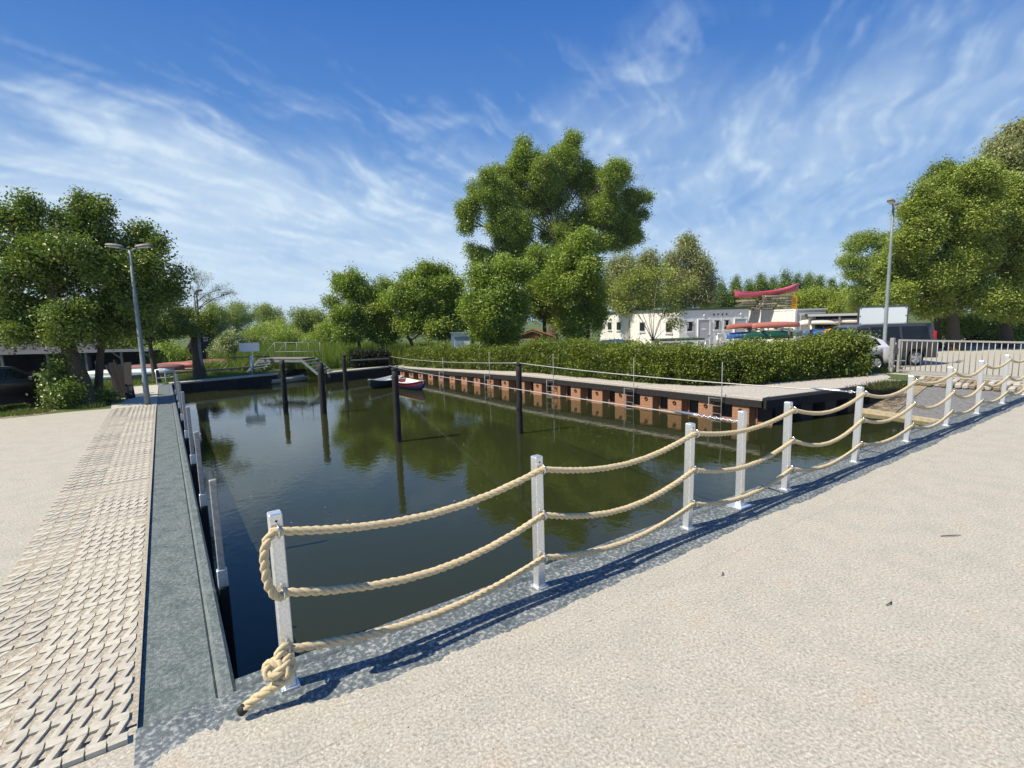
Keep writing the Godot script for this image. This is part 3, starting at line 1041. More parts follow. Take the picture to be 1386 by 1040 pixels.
func build_slipway() -> void:
	# the ramp drops under the water between the near slab and the short quay
	var st := begin()
	var lo := -1.35
	var prof := PackedVector2Array([v2(15.4, lo), v2(21.2, -0.03), v2(21.59, -0.004), v2(21.59, -2.0), v2(15.4, -2.0)])
	prism(st, prof, -2.35, -0.02, Transform3D(Basis(Vector3.UP, TURN), CORNER))
	setting(st, "slipway", M.grey_ramp)
	st = begin()
	var prof2 := PackedVector2Array([v2(17.3, -0.89), v2(21.2, -0.015), v2(21.58, -0.006), v2(21.58, -2.0), v2(17.3, -2.0)])
	prism(st, prof2, -3.6, -2.36, Transform3D(Basis(Vector3.UP, TURN), CORNER))
	setting(st, "slipway_bank", M.dirt)
	var o := thing("timber_beam", "long pale timber beam at the water line of the slipway", "beam")
	st = begin()
	beam(st, P(17.9, 3.45, -0.73), P(17.5, 0.3, -0.77), 0.16, 0.12)
	put(st, "beam", M.pale_timber, o)
	# cobbles along the head of the ramp
	var row := Node3D.new()
	row.name = numbered("cobble_row")
	add_child(row)
	row.set_meta("kind", "structure")
	rng.seed = 40
	var shapes := []
	for k in 3:
		st = begin()
		soft_box(st, Vector3.ZERO, Vector3(rng.randf_range(0.3, 0.4), 0.14, rng.randf_range(0.13, 0.17)), 0.03)
		shapes.append(done(st))
	for i in 15:
		for k in 2:
			var m := hang(shapes[rng.randi() % 3], "cobble", M.dirt if rng.randf() < 0.5 else M.coping, row)
			m.position = P(20.75 + k * 0.42 + rng.randf_range(-0.04, 0.04), 0.15 + i * 0.18, -0.06 + k * 0.08)
			m.rotation = Vector3(rng.randfn(0, 0.06), TURN + rng.randfn(0, 0.1), 0.12)

# ---------------------------------------------------------------- the rope fence
const POSTS := [0.33, 2.43, 4.53, 6.63, 8.73, 10.83, 12.9, 14.9, 16.9, 18.95, 21.0]

func fence_post_mesh() -> Array:
	var a := begin()
	var rings := []
	for lv in [[0.0, 0.04], [1.195, 0.04], [1.203, 0.036]]:
		var r := PackedVector3Array()
		for q in [[1, 0.85], [1, -0.85], [0.85, -1], [-0.85, -1], [-1, -0.85], [-1, 0.85], [-0.85, 1], [0.85, 1]]:
			r.append(Vector3(q[0] * lv[1], lv[0], q[1] * lv[1]))
		rings.append(r)
	loft(a, rings)
	var b := begin()
	box(b, Vector3(0, 0.006, 0), Vector3(0.115, 0.012, 0.115))
	for q in [[1, 1], [1, -1], [-1, 1], [-1, -1]]:
		rod(b, Vector3(q[0] * 0.048, 0.01, q[1] * 0.048), Vector3(q[0] * 0.048, 0.022, q[1] * 0.048), 0.006, 6)
	var c := begin(true)
	var pts := []
	for k in 13:
		var an := TAU * k / 12.0
		pts.append(Vector3(0.0, cos(an) * 0.042, 0.075 + sin(an) * 0.042))
	tube(c, pts, [0.007], 6, false)
	rod(c, Vector3(0, 0, 0.03), Vector3(0, 0, 0.04), 0.014, 6)
	var h := begin()
	lathe(h, Vector3(0, 1.155, 0.038), Vector3(0, 0, 1), [Vector2(0.001, 0.0), Vector2(0.008, 0.0), Vector2(0.008, 0.0035), Vector2(0.001, 0.0036)], 8)
	return [done(a), done(b), done(c), done(h)]

func build_fence() -> void:
	var mesh := fence_post_mesh()
	var names := ["first", "second", "third", "fourth", "fifth", "sixth", "seventh", "eighth", "ninth", "tenth", "eleventh"]
	rng.seed = 3
	for i in POSTS.size():
		var label: String = "galvanised rope fence post, %s from the knotted end" % names[i]
		if i == 0:
			label = "galvanised rope fence post at the left end, with the knot on it"
		var o := thing("fence_post", label, "post", P(POSTS[i], -0.25, 0.016), TURN, "posts of the rope fence")
		hang(mesh[0], "shaft", M.galvanised, o)
		hang(mesh[1], "base_plate", M.galvanised, o)
		for h in [0.3, 0.69, 1.1]:
			var e := hang(mesh[2], "eyelet", M.chrome, o)
			e.position.y = h
		hang(mesh[3], "hole", M.soot, o)
		o.rotation.x = rng.randfn(0, 0.006)
		o.rotation.z = rng.randfn(0, 0.006)
	var o := thing("fence_post", "galvanised mooring post without eyelets, between the third and fourth fence posts", "post", P(5.6, -0.22, 0.016), TURN, "posts of the rope fence")
	hang(mesh[0], "shaft", M.galvanised, o)
	var st := begin()
	box(st, Vector3(0, 0.006, 0), Vector3(0.24, 0.012, 0.2))
	put(st, "base_plate", M.galvanised, o)
	# the ropes sag between the eyelets; the upper and the middle one are one rope that loops round the first post
	var hang_at := [1.1, 0.69, 0.3]
	var sag := [0.15, 0.19, 0.15]
	var lines := [[], [], []]
	for k in 3:
		for i in POSTS.size():
			var h: float = hang_at[k] + 0.016
			lines[k].append(P(POSTS[i], -0.325, h))
			if i < POSTS.size() - 1:
				var sg: float = sag[k] * (1.0 if i < 2 else 0.92 + 0.16 * sin(i * 2.3 + k))
				for m in range(1, 8):
					var f := m / 8.0
					var cur := 4.0 * f * (1.0 - f)
					cur = lerpf(cur, sin(f * PI), 0.5)
					var s: float = lerpf(POSTS[i], POSTS[i + 1], f)
					lines[k].append(P(s, -0.325 + 0.012 * cur, h - sg * cur))
	var upper: Array = lines[0].duplicate()
	upper.reverse()
	for q in [[0.30, -0.335, 1.125], [0.26, -0.345, 1.085], [0.235, -0.345, 1.0], [0.235, -0.345, 0.88], [0.25, -0.345, 0.77], [0.285, -0.345, 0.70], [0.315, -0.335, 0.685]]:
		upper.append(P(q[0], q[1], q[2]))
	var mid: Array = lines[1].duplicate()
	upper.append_array(mid)
	st = begin(true)
	rope(st, upper, 0.029, 0.19, 0.03, 6)
	var ro := thing("rope", "upper and middle fence rope in one piece, looped round first post", "rope", Vector3.ZERO, 0.0, "ropes of the fence")
	put(st, "strands", M.rope, ro)
	var low: Array = lines[2].duplicate()
	low.reverse()
	var lowo := thing("rope", "lowest fence rope, ending in a thick knot and black tip", "rope", Vector3.ZERO, 0.0, "ropes of the fence")
	st = begin(true)
	rope(st, low, 0.029, 0.19, 0.03, 6)
	put(st, "strands", M.rope, lowo)
	var knot := []
	for q in [[0.33, -0.325, 0.316], [0.30, -0.36, 0.345], [0.265, -0.38, 0.325], [0.255, -0.385, 0.27], [0.275, -0.395, 0.2], [0.30, -0.40, 0.16], [0.325, -0.385, 0.18], [0.33, -0.37, 0.25], [0.315, -0.40, 0.29], [0.28, -0.43, 0.265], [0.235, -0.435, 0.235], [0.195, -0.42, 0.225], [0.185, -0.385, 0.255], [0.215, -0.37, 0.285], [0.26, -0.41, 0.28], [0.30, -0.445, 0.235], [0.29, -0.445, 0.185], [0.25, -0.43, 0.165], [0.2, -0.42, 0.145], [0.14, -0.41, 0.12], [0.08, -0.40, 0.09], [0.045, -0.4, 0.07]]:
		knot.append(P(q[0], q[1], q[2] + 0.016))
	st = begin(true)
	rope(st, smooth_path(knot, 5), 0.03, 0.18, 0.02, 7)
	put(st, "knot", M.rope, lowo)
	st = begin(true)
	tube(st, [P(0.056, -0.4, 0.094), P(0.045, -0.4, 0.088), P(0.022, -0.4, 0.07), P(0.012, -0.4, 0.066)], [0.026, 0.031, 0.03, 0.018], 10)
	put(st, "tip", M.black_rubber, lowo)

# ---------------------------------------------------------------- ladders, piles, cables
func build_water_gear() -> void:
	var st: SurfaceTool
	# ladders down the left quay: one tall upright each, bright above and dark below
	var ord := ["nearest", "second nearest", "third nearest", "fourth nearest", "fifth nearest", "sixth nearest", "seventh nearest", "farthest"]
	var first: Node3D
	for i in 8:
		var label: String = "%s of the tall mooring ladders along the left quay wall" % ord[i]
		var at := P(0.1, 1.55 + 2.62 * i, 0)
		if first:
			copy_of(first, at, TURN, label)
			continue
		first = thing("quay_ladder", label, "ladder", at, TURN, "ladders of the left quay")
		st = begin()
		soft_box(st, Vector3(0, 0.6, 0), Vector3(0.06, 0.86, 0.045), 0.006)
		put(st, "upright", M.dull_zinc, first)
		st = begin()
		soft_box(st, Vector3(0, 0.09, 0), Vector3(0.085, 0.17, 0.065), 0.006)
		put(st, "sleeve", M.galvanised, first)
		st = begin()
		soft_box(st, Vector3(0, -0.76, 0), Vector3(0.085, 1.54, 0.085), 0.01)
		put(st, "lower_post", M.black_rubber, first)
		st = begin()
		box(st, Vector3(-0.01, -0.62, -0.42), Vector3(0.05, 1.2, 0.03))
		put(st, "stringer", M.black_rubber, first)
		for k in 4:
			put_rod(Vector3(0, -0.1 - k * 0.2, -0.04), Vector3(0, -0.1 - k * 0.2, -0.42), 0.013, "rung", M.galvanised, first)
	# black mooring piles standing in the basin
	var piles := [[4.86, 9.2, 1.17, 0.085, "black wooden pile nearest the camera, left of the red rowing boat"], [7.93, 7.84, 1.16, 0.085, "black wooden pile by itself before the right quay, cable on top"], [4.42, 15.16, 1.02, 0.11, "black wooden pile standing before the right footbridge stair"], [3.85, 19.06, 0.97, 0.1, "black wooden pile standing before the left footbridge stair"], [7.01, 21.22, 0.86, 0.1, "slim black wooden pile farthest out, left of the green rowing boat"]]
	for p in piles:
		var at := P(p[0], p[1], 0)
		var o := thing("mooring_pile", p[4], "pile", Vector3(at.x, WATER - 1.2, at.z), 0.0, "mooring piles in the basin")
		st = begin(true)
		rng.seed = hash(p[4])
		var pts := []
		var rr := []
		var h: float = p[2] - WATER + 1.2
		for k in 14:
			var f := k / 13.0
			pts.append(Vector3(rng.randfn(0, 0.004), h * f, rng.randfn(0, 0.004)))
			rr.append(p[3] * (1.08 - 0.1 * f) * rng.randf_range(0.97, 1.03))
		tube(st, pts, rr, 14)
		put(st, "shaft", M.black_timber, o)
		if p[0] > 4.8:
			st = begin()
			lathe(st, Vector3(0, h - 0.02, 0), Vector3.UP, [Vector2(p[3] * 1.1, 0), Vector2(p[3] * 1.1, 0.05), Vector2(0.02, 0.08)], 14)
			put(st, "cap", M.soot, o)
	# the square black post at the far corner of the basin
	var o2 := thing("corner_post", "black post at the far corner of the basin with two rails", "post", P(11.15, 25.9, 0))
	st = begin()
	box(st, Vector3(0, 0.28, 0), Vector3(0.22, 0.65, 0.22), Basis(Vector3.UP, 0.3))
	put(st, "post", M.black_timber, o2)
	st = begin()
	beam(st, Vector3(0, 0.5, 0), P(8.9, 26.4, 0.5) - P(11.15, 25.9, 0), 0.09, 0.07)
	put(st, "rail", M.grey_timber, o2)
	# mooring cables over the water
	var ends := [[P(8.73, -0.22, 1.13), P(7.93, 7.84, 1.2), "white cable from the fifth fence post to the lone pile", 0.06], [P(7.93, 7.84, 1.2), P(11.15, 25.9, 0.62), "white cable from the lone pile to the far corner post", 0.12], [P(5.6, -0.2, 1.08), P(10.9, 25.6, 0.1), "white lower cable from the mooring post to the far corner", 0.1]]
	for e in ends:
		var o := thing("mooring_cable", e[2], "cable", Vector3.ZERO, 0.0, "mooring cables")
		var pts := []
		for k in 25:
			var f := k / 24.0
			pts.append(e[0].lerp(e[1], f) - Vector3(0, e[3] * 4.0 * f * (1.0 - f), 0))
		st = begin(true)
		tube(st, pts, [0.011], 6)
		put(st, "strand", M.wire, o)
		if e[2].contains("fence post") or e[2].contains("mooring post"):
			var dir: Vector3 = (e[1] - e[0]).normalized()
			var far := 0.25 if e[2].contains("fifth") else 0.85
			st = begin(true)
			tube(st, [e[0] + dir * (far - 0.12) + Vector3(0, 0.0, 0), e[0] + dir * far, e[0] + dir * (far + 0.3), e[0] + dir * (far + 0.42)], [0.007, 0.02, 0.02, 0.007], 8)
			put(st, "turnbuckle", M.chrome, o)
			st = begin(true)
			for k in int((far - 0.05) / 0.055):
				var c: Vector3 = e[0] + dir * (0.03 + k * 0.055)
				var side := dir.cross(Vector3.UP).normalized() if k % 2 == 0 else Vector3.UP
				var lk := []
				for j in 11:
					var a := TAU * j / 10.0
					lk.append(c + dir * cos(a) * 0.036 + side * sin(a) * 0.02)
				tube(st, lk, [0.0065], 5, false)
			put(st, "chain", M.chrome, o)
	# steel ladders on the right quay: rungs between a short and a tall rail
	var where := [[5.35, "steel ladder nearest the near end of the right quay"], [8.5, "steel ladder second from the near end of the right quay"], [12.4, "steel ladder third from the near end, behind the lone pile"], [16.6, "steel ladder fourth from the near end of the right quay"], [20.6, "steel ladder farthest along the right quay, by the rowing boats"]]
	var dq := (QUAY_B - QUAY_A).normalized()
	for w in where:
		var q := quay_at(w[0], -0.17)
		var o := thing("steel_ladder", w[1], "ladder", P(q.x, q.y, 0), TURN + atan2(-dq.x, dq.y), "steel ladders of the right quay")
		put_rod(Vector3(0, -1.5, 0.2), Vector3(0, 1.0 if w[0] < 18 else 0.7, 0.2), 0.014, "tall_rail", M.lamp_paint, o)
		put_rod(Vector3(0, -1.5, -0.2), Vector3(0, -0.08, -0.2), 0.014, "short_rail", M.lamp_paint, o)
		for k in 6:
			put_rod(Vector3(0, -0.1 - k * 0.23, -0.2), Vector3(0, -0.1 - k * 0.23, 0.2), 0.011, "rung", M.lamp_paint, o)

func put_rod(a: Vector3, b: Vector3, r: float, called: String, m: Material, parent: Node) -> void:
	hang(rod_mesh(a, b, r, 6), called, m, parent)

# ---------------------------------------------------------------- lamps, signs, rails
func lamp_post(label: String, at: Vector3, tall: float, turn: float, heads: int) -> void:
	var o := thing("street_lamp", label, "street lamp", at, turn, "street lamps round the harbour")
	var st := begin(true)
	tube(st, [Vector3.ZERO, Vector3(0, 0.9, 0), Vector3(0, 0.92, 0), Vector3(0, tall * 0.72, 0), Vector3(0, tall * 0.73, 0), Vector3(0, tall, 0)], [0.085, 0.083, 0.07, 0.062, 0.052, 0.045], 12)
	put(st, "pole", M.lamp_paint, o)
	st = begin()
	box(st, Vector3(0, 0.62, 0.078), Vector3(0.09, 0.3, 0.02))
	put(st, "service_door", M.lamp_paint, o)
	for k in heads:
		var s := 1.0 if k == 0 else -1.0
		st = begin(true)
		tube(st, [Vector3(0, tall - 0.08, 0), Vector3(s * 0.1, tall + 0.02, 0), Vector3(s * 0.24, tall + 0.07, 0)], [0.03, 0.03, 0.035], 8)
		put(st, "arm", M.lamp_paint, o)
		var rings := []
		for q in [[0.16, 0.05, 0.05], [0.22, 0.1, 0.075], [0.37, 0.13, 0.09], [0.55, 0.12, 0.08], [0.63, 0.08, 0.05], [0.65, 0.03, 0.02]]:
			var r := PackedVector3Array()
			for j in 12:
				var a := TAU * j / 12.0
				var y: float = sin(a) * q[2] * (1.0 if sin(a) > 0 else 0.25)
				r.append(Vector3(s * q[0], tall + 0.07 + y + q[0] * 0.12, cos(a) * q[1] * -s))
			rings.append(r)
		st = begin(true)
		loft(st, rings)
		var h := put(st, "lamp_head", M.lamp_head, o)
		st = begin()
		box(st, Vector3(s * 0.41, tall + 0.07 - 0.03 + 0.045, 0), Vector3(0.33, 0.03, 0.16), Basis(Vector3(0, 0, 1), s * 0.12))
		put(st, "lamp_glass", M.lamp_glass, h)

func build_street_things() -> void:
	lamp_post("near left lamp post with two heads at the end of the pavers", Vector3(-11.97, -0.07, -16.55), 4.95, 0.25, 2)
	lamp_post("farther left lamp post with a single head, before the gnarled tree", Vector3(-16.32, -0.25, -26.77), 4.45, 1.5, 1)
	lamp_post("tall right lamp post with two heads beside the barred gate", Vector3(15.08, 0, -20.58), 6.4, 0.75, 2)
	# blank white sign board on a post
	var o := thing("sign_board", "blank white sign board on a thin post behind the far quay", "sign", Vector3(-14.5, -0.25, -28.3), 0.35)
	var st := begin()
	box(st, Vector3(0, 1.5, 0), Vector3(1.0, 0.48, 0.03))
	put(st, "board", M.white_panel, o)
	put_rod(Vector3(0.12, 0, -0.045), Vector3(0.12, 1.6, -0.045), 0.03, "post", M.galvanised, o)
	# wooden rail and bench by the sign
	o = thing("wooden_rail", "dark wooden rail fence on posts beside the white sign", "fence", Vector3(-17.3, -0.25, -31.8), 0.1)
	for k in 3:
		st = begin()
		box(st, Vector3(k * 0.95, 0.35, 0), Vector3(0.09, 0.75, 0.09))
		put(st, "post", M.grey_timber, o)
	st = begin()
	box(st, Vector3(0.95, 0.75, 0), Vector3(2.3, 0.07, 0.16))
	put(st, "top_rail", M.black_timber, o)
	st = begin()
	box(st, Vector3(0.95, 0.3, 0.06), Vector3(2.2, 0.09, 0.03))
	put(st, "lower_rail", M.grey_timber, o)
	o = thing("marker_post", "short galvanised post on the far quay left of footbridge stair", "post", P(3.75, 27.3, 0))
	st = begin(true)
	rod(st, Vector3.ZERO, Vector3(0, 0.95, 0), 0.06, 10)
	put(st, "shaft", M.galvanised, o)
	st = begin(true)
	lathe(st, Vector3(0, 0.93, 0), Vector3.UP, [Vector2(0.07, 0), Vector2(0.07, 0.06), Vector2(0.02, 0.1)], 10)
	put(st, "cap", M.galvanised, o)
	# long low rail along the grass of the left bank
	o = thing("timber_rail", "long low timber rail along the grass behind the far left quay", "fence", Vector3.ZERO)
	var from := P(-1.9, 28.6, 0.28)
	var to := P(4.6, 29.6, 0.28)
	st = begin()
	beam(st, from, to, 0.12, 0.1)
	put(st, "rail", M.grey_timber, o)
	for k in 5:
		var p := from.lerp(to, k / 4.0)
		st = begin()
		box(st, p - Vector3(0, 0.2, 0), Vector3(0.1, 0.42, 0.1))
		put(st, "post", M.grey_timber, o)
	# galvanised fence section at the end of the left quay
	o = thing("railing", "short galvanised railing at the far end of the left quay", "railing", P(-0.35, 25.4, 0), TURN)
	for k in 3:
		put_rod(Vector3(k * 0.35 - 0.2, 0, 0), Vector3(k * 0.35 - 0.2, 0.75, 0), 0.022, "upright", M.galvanised, o)
	for k in 2:
		put_rod(Vector3(-0.2, 0.35 + k * 0.38, 0), Vector3(0.5, 0.35 + k * 0.38, 0), 0.02, "bar", M.galvanised, o)
	# information board
	o = thing("notice_board", "blue framed notice board with a map above the left hedge", "notice board", Vector3(-2.72, -0.18, -28.0), 0.1)
	st = begin()
	box(st, Vector3(0, 1.47, 0), Vector3(0.98, 0.85, 0.04))
	put(st, "panel", M.white_panel, o)
	st = begin()
	box(st, Vector3(0.02, 1.62, 0.022), Vector3(0.8, 0.2, 0.006))
	box(st, Vector3(-0.1, 1.35, 0.022), Vector3(0.5, 0.3, 0.006))
	put(st, "map_sheet", M.blue_board, o)
	for e in [[-0.5, 0.07], [0.5, 0.07]]:
		st = begin()
		box(st, Vector3(e[0], 0.95, 0), Vector3(e[1], 1.94, 0.09))
		put(st, "post", M.blue_board, o)
	st = begin()
	box(st, Vector3(0, 1.94, 0.03), Vector3(1.16, 0.06, 0.2))
	put(st, "roof", M.blue_board, o)
	# billboard
	o = thing("billboard", "large blank white billboard on posts behind the dark van", "billboard", Vector3(18.15, 0, -25.0), -0.25)
	st = begin()
	box(st, Vector3(0, 2.12, 0), Vector3(2.02, 0.84, 0.04))
	put(st, "panel", M.white_panel, o)
	for e in [[0, 2.56, 2.14, 0.05], [0, 1.68, 2.14, 0.05]]:
		st = begin()
		box(st, Vector3(e[0], e[1], 0), Vector3(e[2], e[3], 0.08))
		put(st, "frame", M.frame_dark, o)
	for x in [-1.045, 1.045]:
		st = begin()
		box(st, Vector3(x, 1.3, -0.01), Vector3(0.05, 2.6, 0.09))
		put(st, "post", M.frame_dark, o)
	st = begin()
	for q in [[-0.95, 2.48], [0, 2.5], [0.95, 2.48], [-0.95, 1.75], [0, 1.74], [0.95, 1.75], [-0.97, 2.1], [0.97, 2.1]]:
		box(st, Vector3(q[0], q[1], 0.025), Vector3(0.04, 0.05, 0.012))
	put(st, "clips", M.soot, o)
	# the barred gate
	o = thing("barred_gate", "galvanised barred gate with many uprights closing the slipway", "gate", P(22.68, 4.0, 0), 0.0)
	var dir := (P(22.3, -2.6, 0) - P(22.68, 4.0, 0))
	var len := dir.length()
	dir = dir.normalized()
	o.rotation.y = atan2(-dir.z, dir.x)
	for k in 2:
		st = begin()
		box(st, Vector3(len * 0.5, 1.25 if k else 0.12, 0), Vector3(len - 0.2, 0.06, 0.05))
		put(st, "rail", M.dull_zinc, o)
	var x := 0.18
	while x < len - 0.1:
		put_rod(Vector3(x, 0.14, 0), Vector3(x, 1.23, 0), 0.013, "bar", M.dull_zinc, o)
		x += 0.155
	st = begin()
	soft_box(st, Vector3(-0.13, 0.66, 0), Vector3(0.14, 1.34, 0.14), 0.01)
	put(st, "gate_post", M.dull_zinc, o)
	st = begin()
	soft_box(st, Vector3(0.1, 0.66, 0), Vector3(0.08, 1.24, 0.07), 0.008)
	put(st, "stile", M.dull_zinc, o)
	st = begin()
	box(st, Vector3(0.03, 0.85, 0.02), Vector3(0.12, 0.2, 0.09))
	put(st, "lock_box", M.frame_dark, o)
	for h in [0.25, 1.1]:
		put_rod(Vector3(-0.01, h - 0.05, 0.03), Vector3(-0.01, h + 0.05, 0.03), 0.022, "hinge", M.dull_zinc, o)
	# twigs dropped on the gravel
	rng.seed = 61
	var tw := [[1148, 4.59, -5.12, 0.11], [0, 3.04, -3.9, 0.05], [1, 1.9, -4.45, 0.035]]
	for i in 3:
		var lab: String = ["thin dark twig lying on the open gravel at the right", "tiny dark twig on the gravel near the lower right", "tiny twig on the gravel beside the slab edge"][i]
		var t := thing("twig", lab, "twig", Vector3(tw[i][1], 0.012, tw[i][2]), 0.5 * i, "twigs on the gravel")
		st = begin(true)
		tube(st, [Vector3(-tw[i][3], 0.004, 0), Vector3(0, 0.012, 0.006), Vector3(tw[i][3], 0.004, -0.008)], [0.004, 0.006, 0.003], 5)
		put(st, "stick", M.bark, t)

# ---------------------------------------------------------------- the footbridge
func build_bridge() -> void:
	var a := Vector3(-14.0, 0, -29.3)
	var b := Vector3(-11.3, 0, -28.3)
	var d := (b - a).normalized()
	var side := d.cross(Vector3.UP)
	var o := thing("footbridge", "humped steel footbridge with stairs over the channel", "bridge")
	var y := 0.55
	var st := begin()
	for w in [-0.55, 0.55]:
		beam(st, a + side * w + Vector3(0, y - 0.09, 0), b + side * w + Vector3(0, y - 0.09, 0), 0.06, 0.16)
	put(st, "deck_beams", M.lamp_paint, o)
	for k in 11:
		st = begin()
		var c := a.lerp(b, (k + 0.5) / 11.0) + Vector3(0, y + 0.01, 0)
		box(st, c, Vector3(a.distance_to(b) / 11.0 - 0.02, 0.035, 1.2), Basis(d, Vector3.UP, d.cross(Vector3.UP)))
		put(st, "deck_plank", M.grey_timber, o)
	for e in 2:
		var top := a if e == 0 else b
		var out := -d if e == 0 else d
		for k in 5:
			st = begin()
			box(st, top + out * (0.14 + k * 0.21) + Vector3(0, y - 0.1 - k * 0.16, 0), Vector3(0.24, 0.035, 1.1), Basis(d, Vector3.UP, d.cross(Vector3.UP)))
			put(st, "step", M.lamp_paint, o)
		for w in [-0.57, 0.57]:
			st = begin()
			beam(st, top + side * w + Vector3(0, y - 0.03, 0), top + side * w + out * 1.12 + Vector3(0, -0.27, 0), 0.03, 0.14)
			put(st, "stringer", M.lamp_paint, o)
	# the rail on the far side only, with a slanting end at the left stair
	for w in [-0.58]:
		var off: Vector3 = side * w * 1.0
		var rail_a := a + off
		var rail_b := b + off + d * 0.4
		for k in 5:
			var p := rail_a.lerp(rail_b, k / 4.0)
			put_rod(p + Vector3(0, y, 0), p + Vector3(0, y + 0.86, 0), 0.022, "rail_post", M.lamp_paint, o)
		for h in [0.34, 0.86]:
			put_rod(rail_a + Vector3(0, y + h, 0), rail_b + Vector3(0, y + h, 0), 0.02, "hand_rail", M.lamp_paint, o)
		put_rod(rail_a + Vector3(0, y + 0.86, 0), rail_a - d * 1.1 + Vector3(0, 0.45, 0), 0.02, "hand_rail", M.lamp_paint, o)
		put_rod(rail_a + Vector3(0, y + 0.05, 0), rail_a.lerp(rail_b, 0.25) + Vector3(0, y + 0.86, 0), 0.018, "brace", M.lamp_paint, o)
		put_rod(rail_a - d * 1.05 + Vector3(0, -0.25, 0), rail_a - d * 1.05 + Vector3(0, 0.5, 0), 0.022, "rail_post", M.lamp_paint, o)

# ---------------------------------------------------------------- boats
# half-breadths and heights along the keel: stations of [along, half width at rim, keel height, rim height]
func hull(st: SurfaceTool, stations: Array, shrink := 0.0) -> void:
	var rings := []
	for q in stations:
		var r := PackedVector3Array()
		var w: float = maxf(q[1] - shrink, 0.004)
		var k: float = q[2] + shrink
		for j in 9:
			var f := j / 8.0 * 2.0 - 1.0
			var y := lerpf(k, q[3], pow(absf(f), 2.6))
			r.append(Vector3(q[0], y, -w * (signf(f) * pow(absf(f), 0.75))))
		rings.append(r)
	loft(st, rings, false, false)

func rowing_boat(label: String, at: Vector3, turn: float, upper: Material, lower: Material) -> void:
	var o := thing("rowing_boat", label, "boat", at, turn, "boats moored in the basin")
	o.scale = Vector3.ONE * 0.76
	var full := [[-1.55, 0.46, 0.05, 0.44], [-1.5, 0.5, 0.0, 0.43], [-0.9, 0.62, -0.1, 0.38], [0.0, 0.66, -0.12, 0.37], [0.7, 0.58, -0.1, 0.4], [1.2, 0.38, -0.02, 0.47], [1.5, 0.14, 0.1, 0.55], [1.6, 0.02, 0.3, 0.58]]
	var st := begin(true)
	hull(st, full)
	put(st, "hull", upper, o)
	var under := []
	for q in full:
		under.append([q[0], q[1] * 0.93 + 0.012, q[2] - 0.012, lerpf(q[2], q[3], 0.55)])
	st = begin(true)
	hull(st, under)
	put(st, "lower_hull", lower, o)
	st = begin(true)
	hull(st, full, 0.05)
	put(st, "inside", M.white_paint, o)
	st = begin()
	for s in [-1.0, 1.0]:
		var line := []
		for q in full:
			line.append(Vector3(q[0], q[3], s * q[1]))
		for k in line.size() - 1:
			beam(st, line[k], line[k + 1], 0.07, 0.035)
	beam(st, Vector3(-1.55, 0.44, -0.46), Vector3(-1.55, 0.44, 0.46), 0.06, 0.04)
	put(st, "rim", M.white_paint, o)
	st = begin()
	box(st, Vector3(-1.53, 0.24, 0), Vector3(0.04, 0.38, 0.9))
	put(st, "transom", upper, o)
	for x in [-1.15, -0.1, 0.85]:
		st = begin()
		box(st, Vector3(x, 0.22, 0), Vector3(0.24, 0.03, 1.0 if x < 0.5 else 0.78))
		put(st, "thwart", M.white_paint, o)

# a closed slender hull, keel down; turned over where it lies keel up
func slim_hull(called: String, label: String, cat: String, at: Vector3, turn: float, long: float, wide: float, deep: float, rise: float, m: Material, over: bool, group := "", roll := 0.0) -> Node3D:
	var o := thing(called, label, cat, at, turn, group)
	var rings := []
	for i in 15:
		var f := i / 14.0 * 2.0 - 1.0
		var w := wide * 0.5 * pow(maxf(1.0 - pow(absf(f), 2.2), 0.0), 0.8) + 0.012
		var up := rise * pow(absf(f), 3.0)
		var r := PackedVector3Array()
		for j in 12:
			var a := TAU * j / 12.0
			var y := sin(a) * deep * 0.5
			if sin(a) > 0.2:
				y = minf(y, deep * 0.26)
			y *= 0.55 + 0.45 * sqrt(maxf(1.0 - f * f, 0.0)) + 0.5 * rise * absf(f)
			r.append(Vector3(f * long * 0.5, y + up * (1.0 if sin(a) > -0.1 else 0.3), -cos(a) * w))
		rings.append(r)
	var st := begin(true)
	loft(st, rings)
	var h := put(st, "hull", m, o)
	st = begin()
	if called == "kayak":
		var c := []
		for k in 17:
			var a := TAU * k / 16.0
			c.append(Vector3(cos(a) * 0.42, deep * 0.27, sin(a) * wide * 0.32))
		tube(st, c, [0.02], 6, false)
		put(st, "cockpit_rim", M.black_rubber, o)
	else:
		for s in [-1.0, 1.0]:
			var line := []
			for i in 15:
				var f := i / 14.0 * 2.0 - 1.0
				var w := wide * 0.5 * pow(maxf(1.0 - pow(absf(f), 2.2), 0.0), 0.8) + 0.012
				line.append(Vector3(f * long * 0.5, deep * 0.26 * (0.55 + 0.45 * sqrt(maxf(1.0 - f * f, 0.0))) + rise * pow(absf(f), 3.0), s * w))
			for k in line.size() - 1:
				beam(st, line[k], line[k + 1], 0.025, 0.03)
		put(st, "rim", m, o)
	if over:
		o.rotation.x = PI + roll
		o.rotation.y = turn
	elif roll != 0.0:
		o.rotation.x = roll
	return o

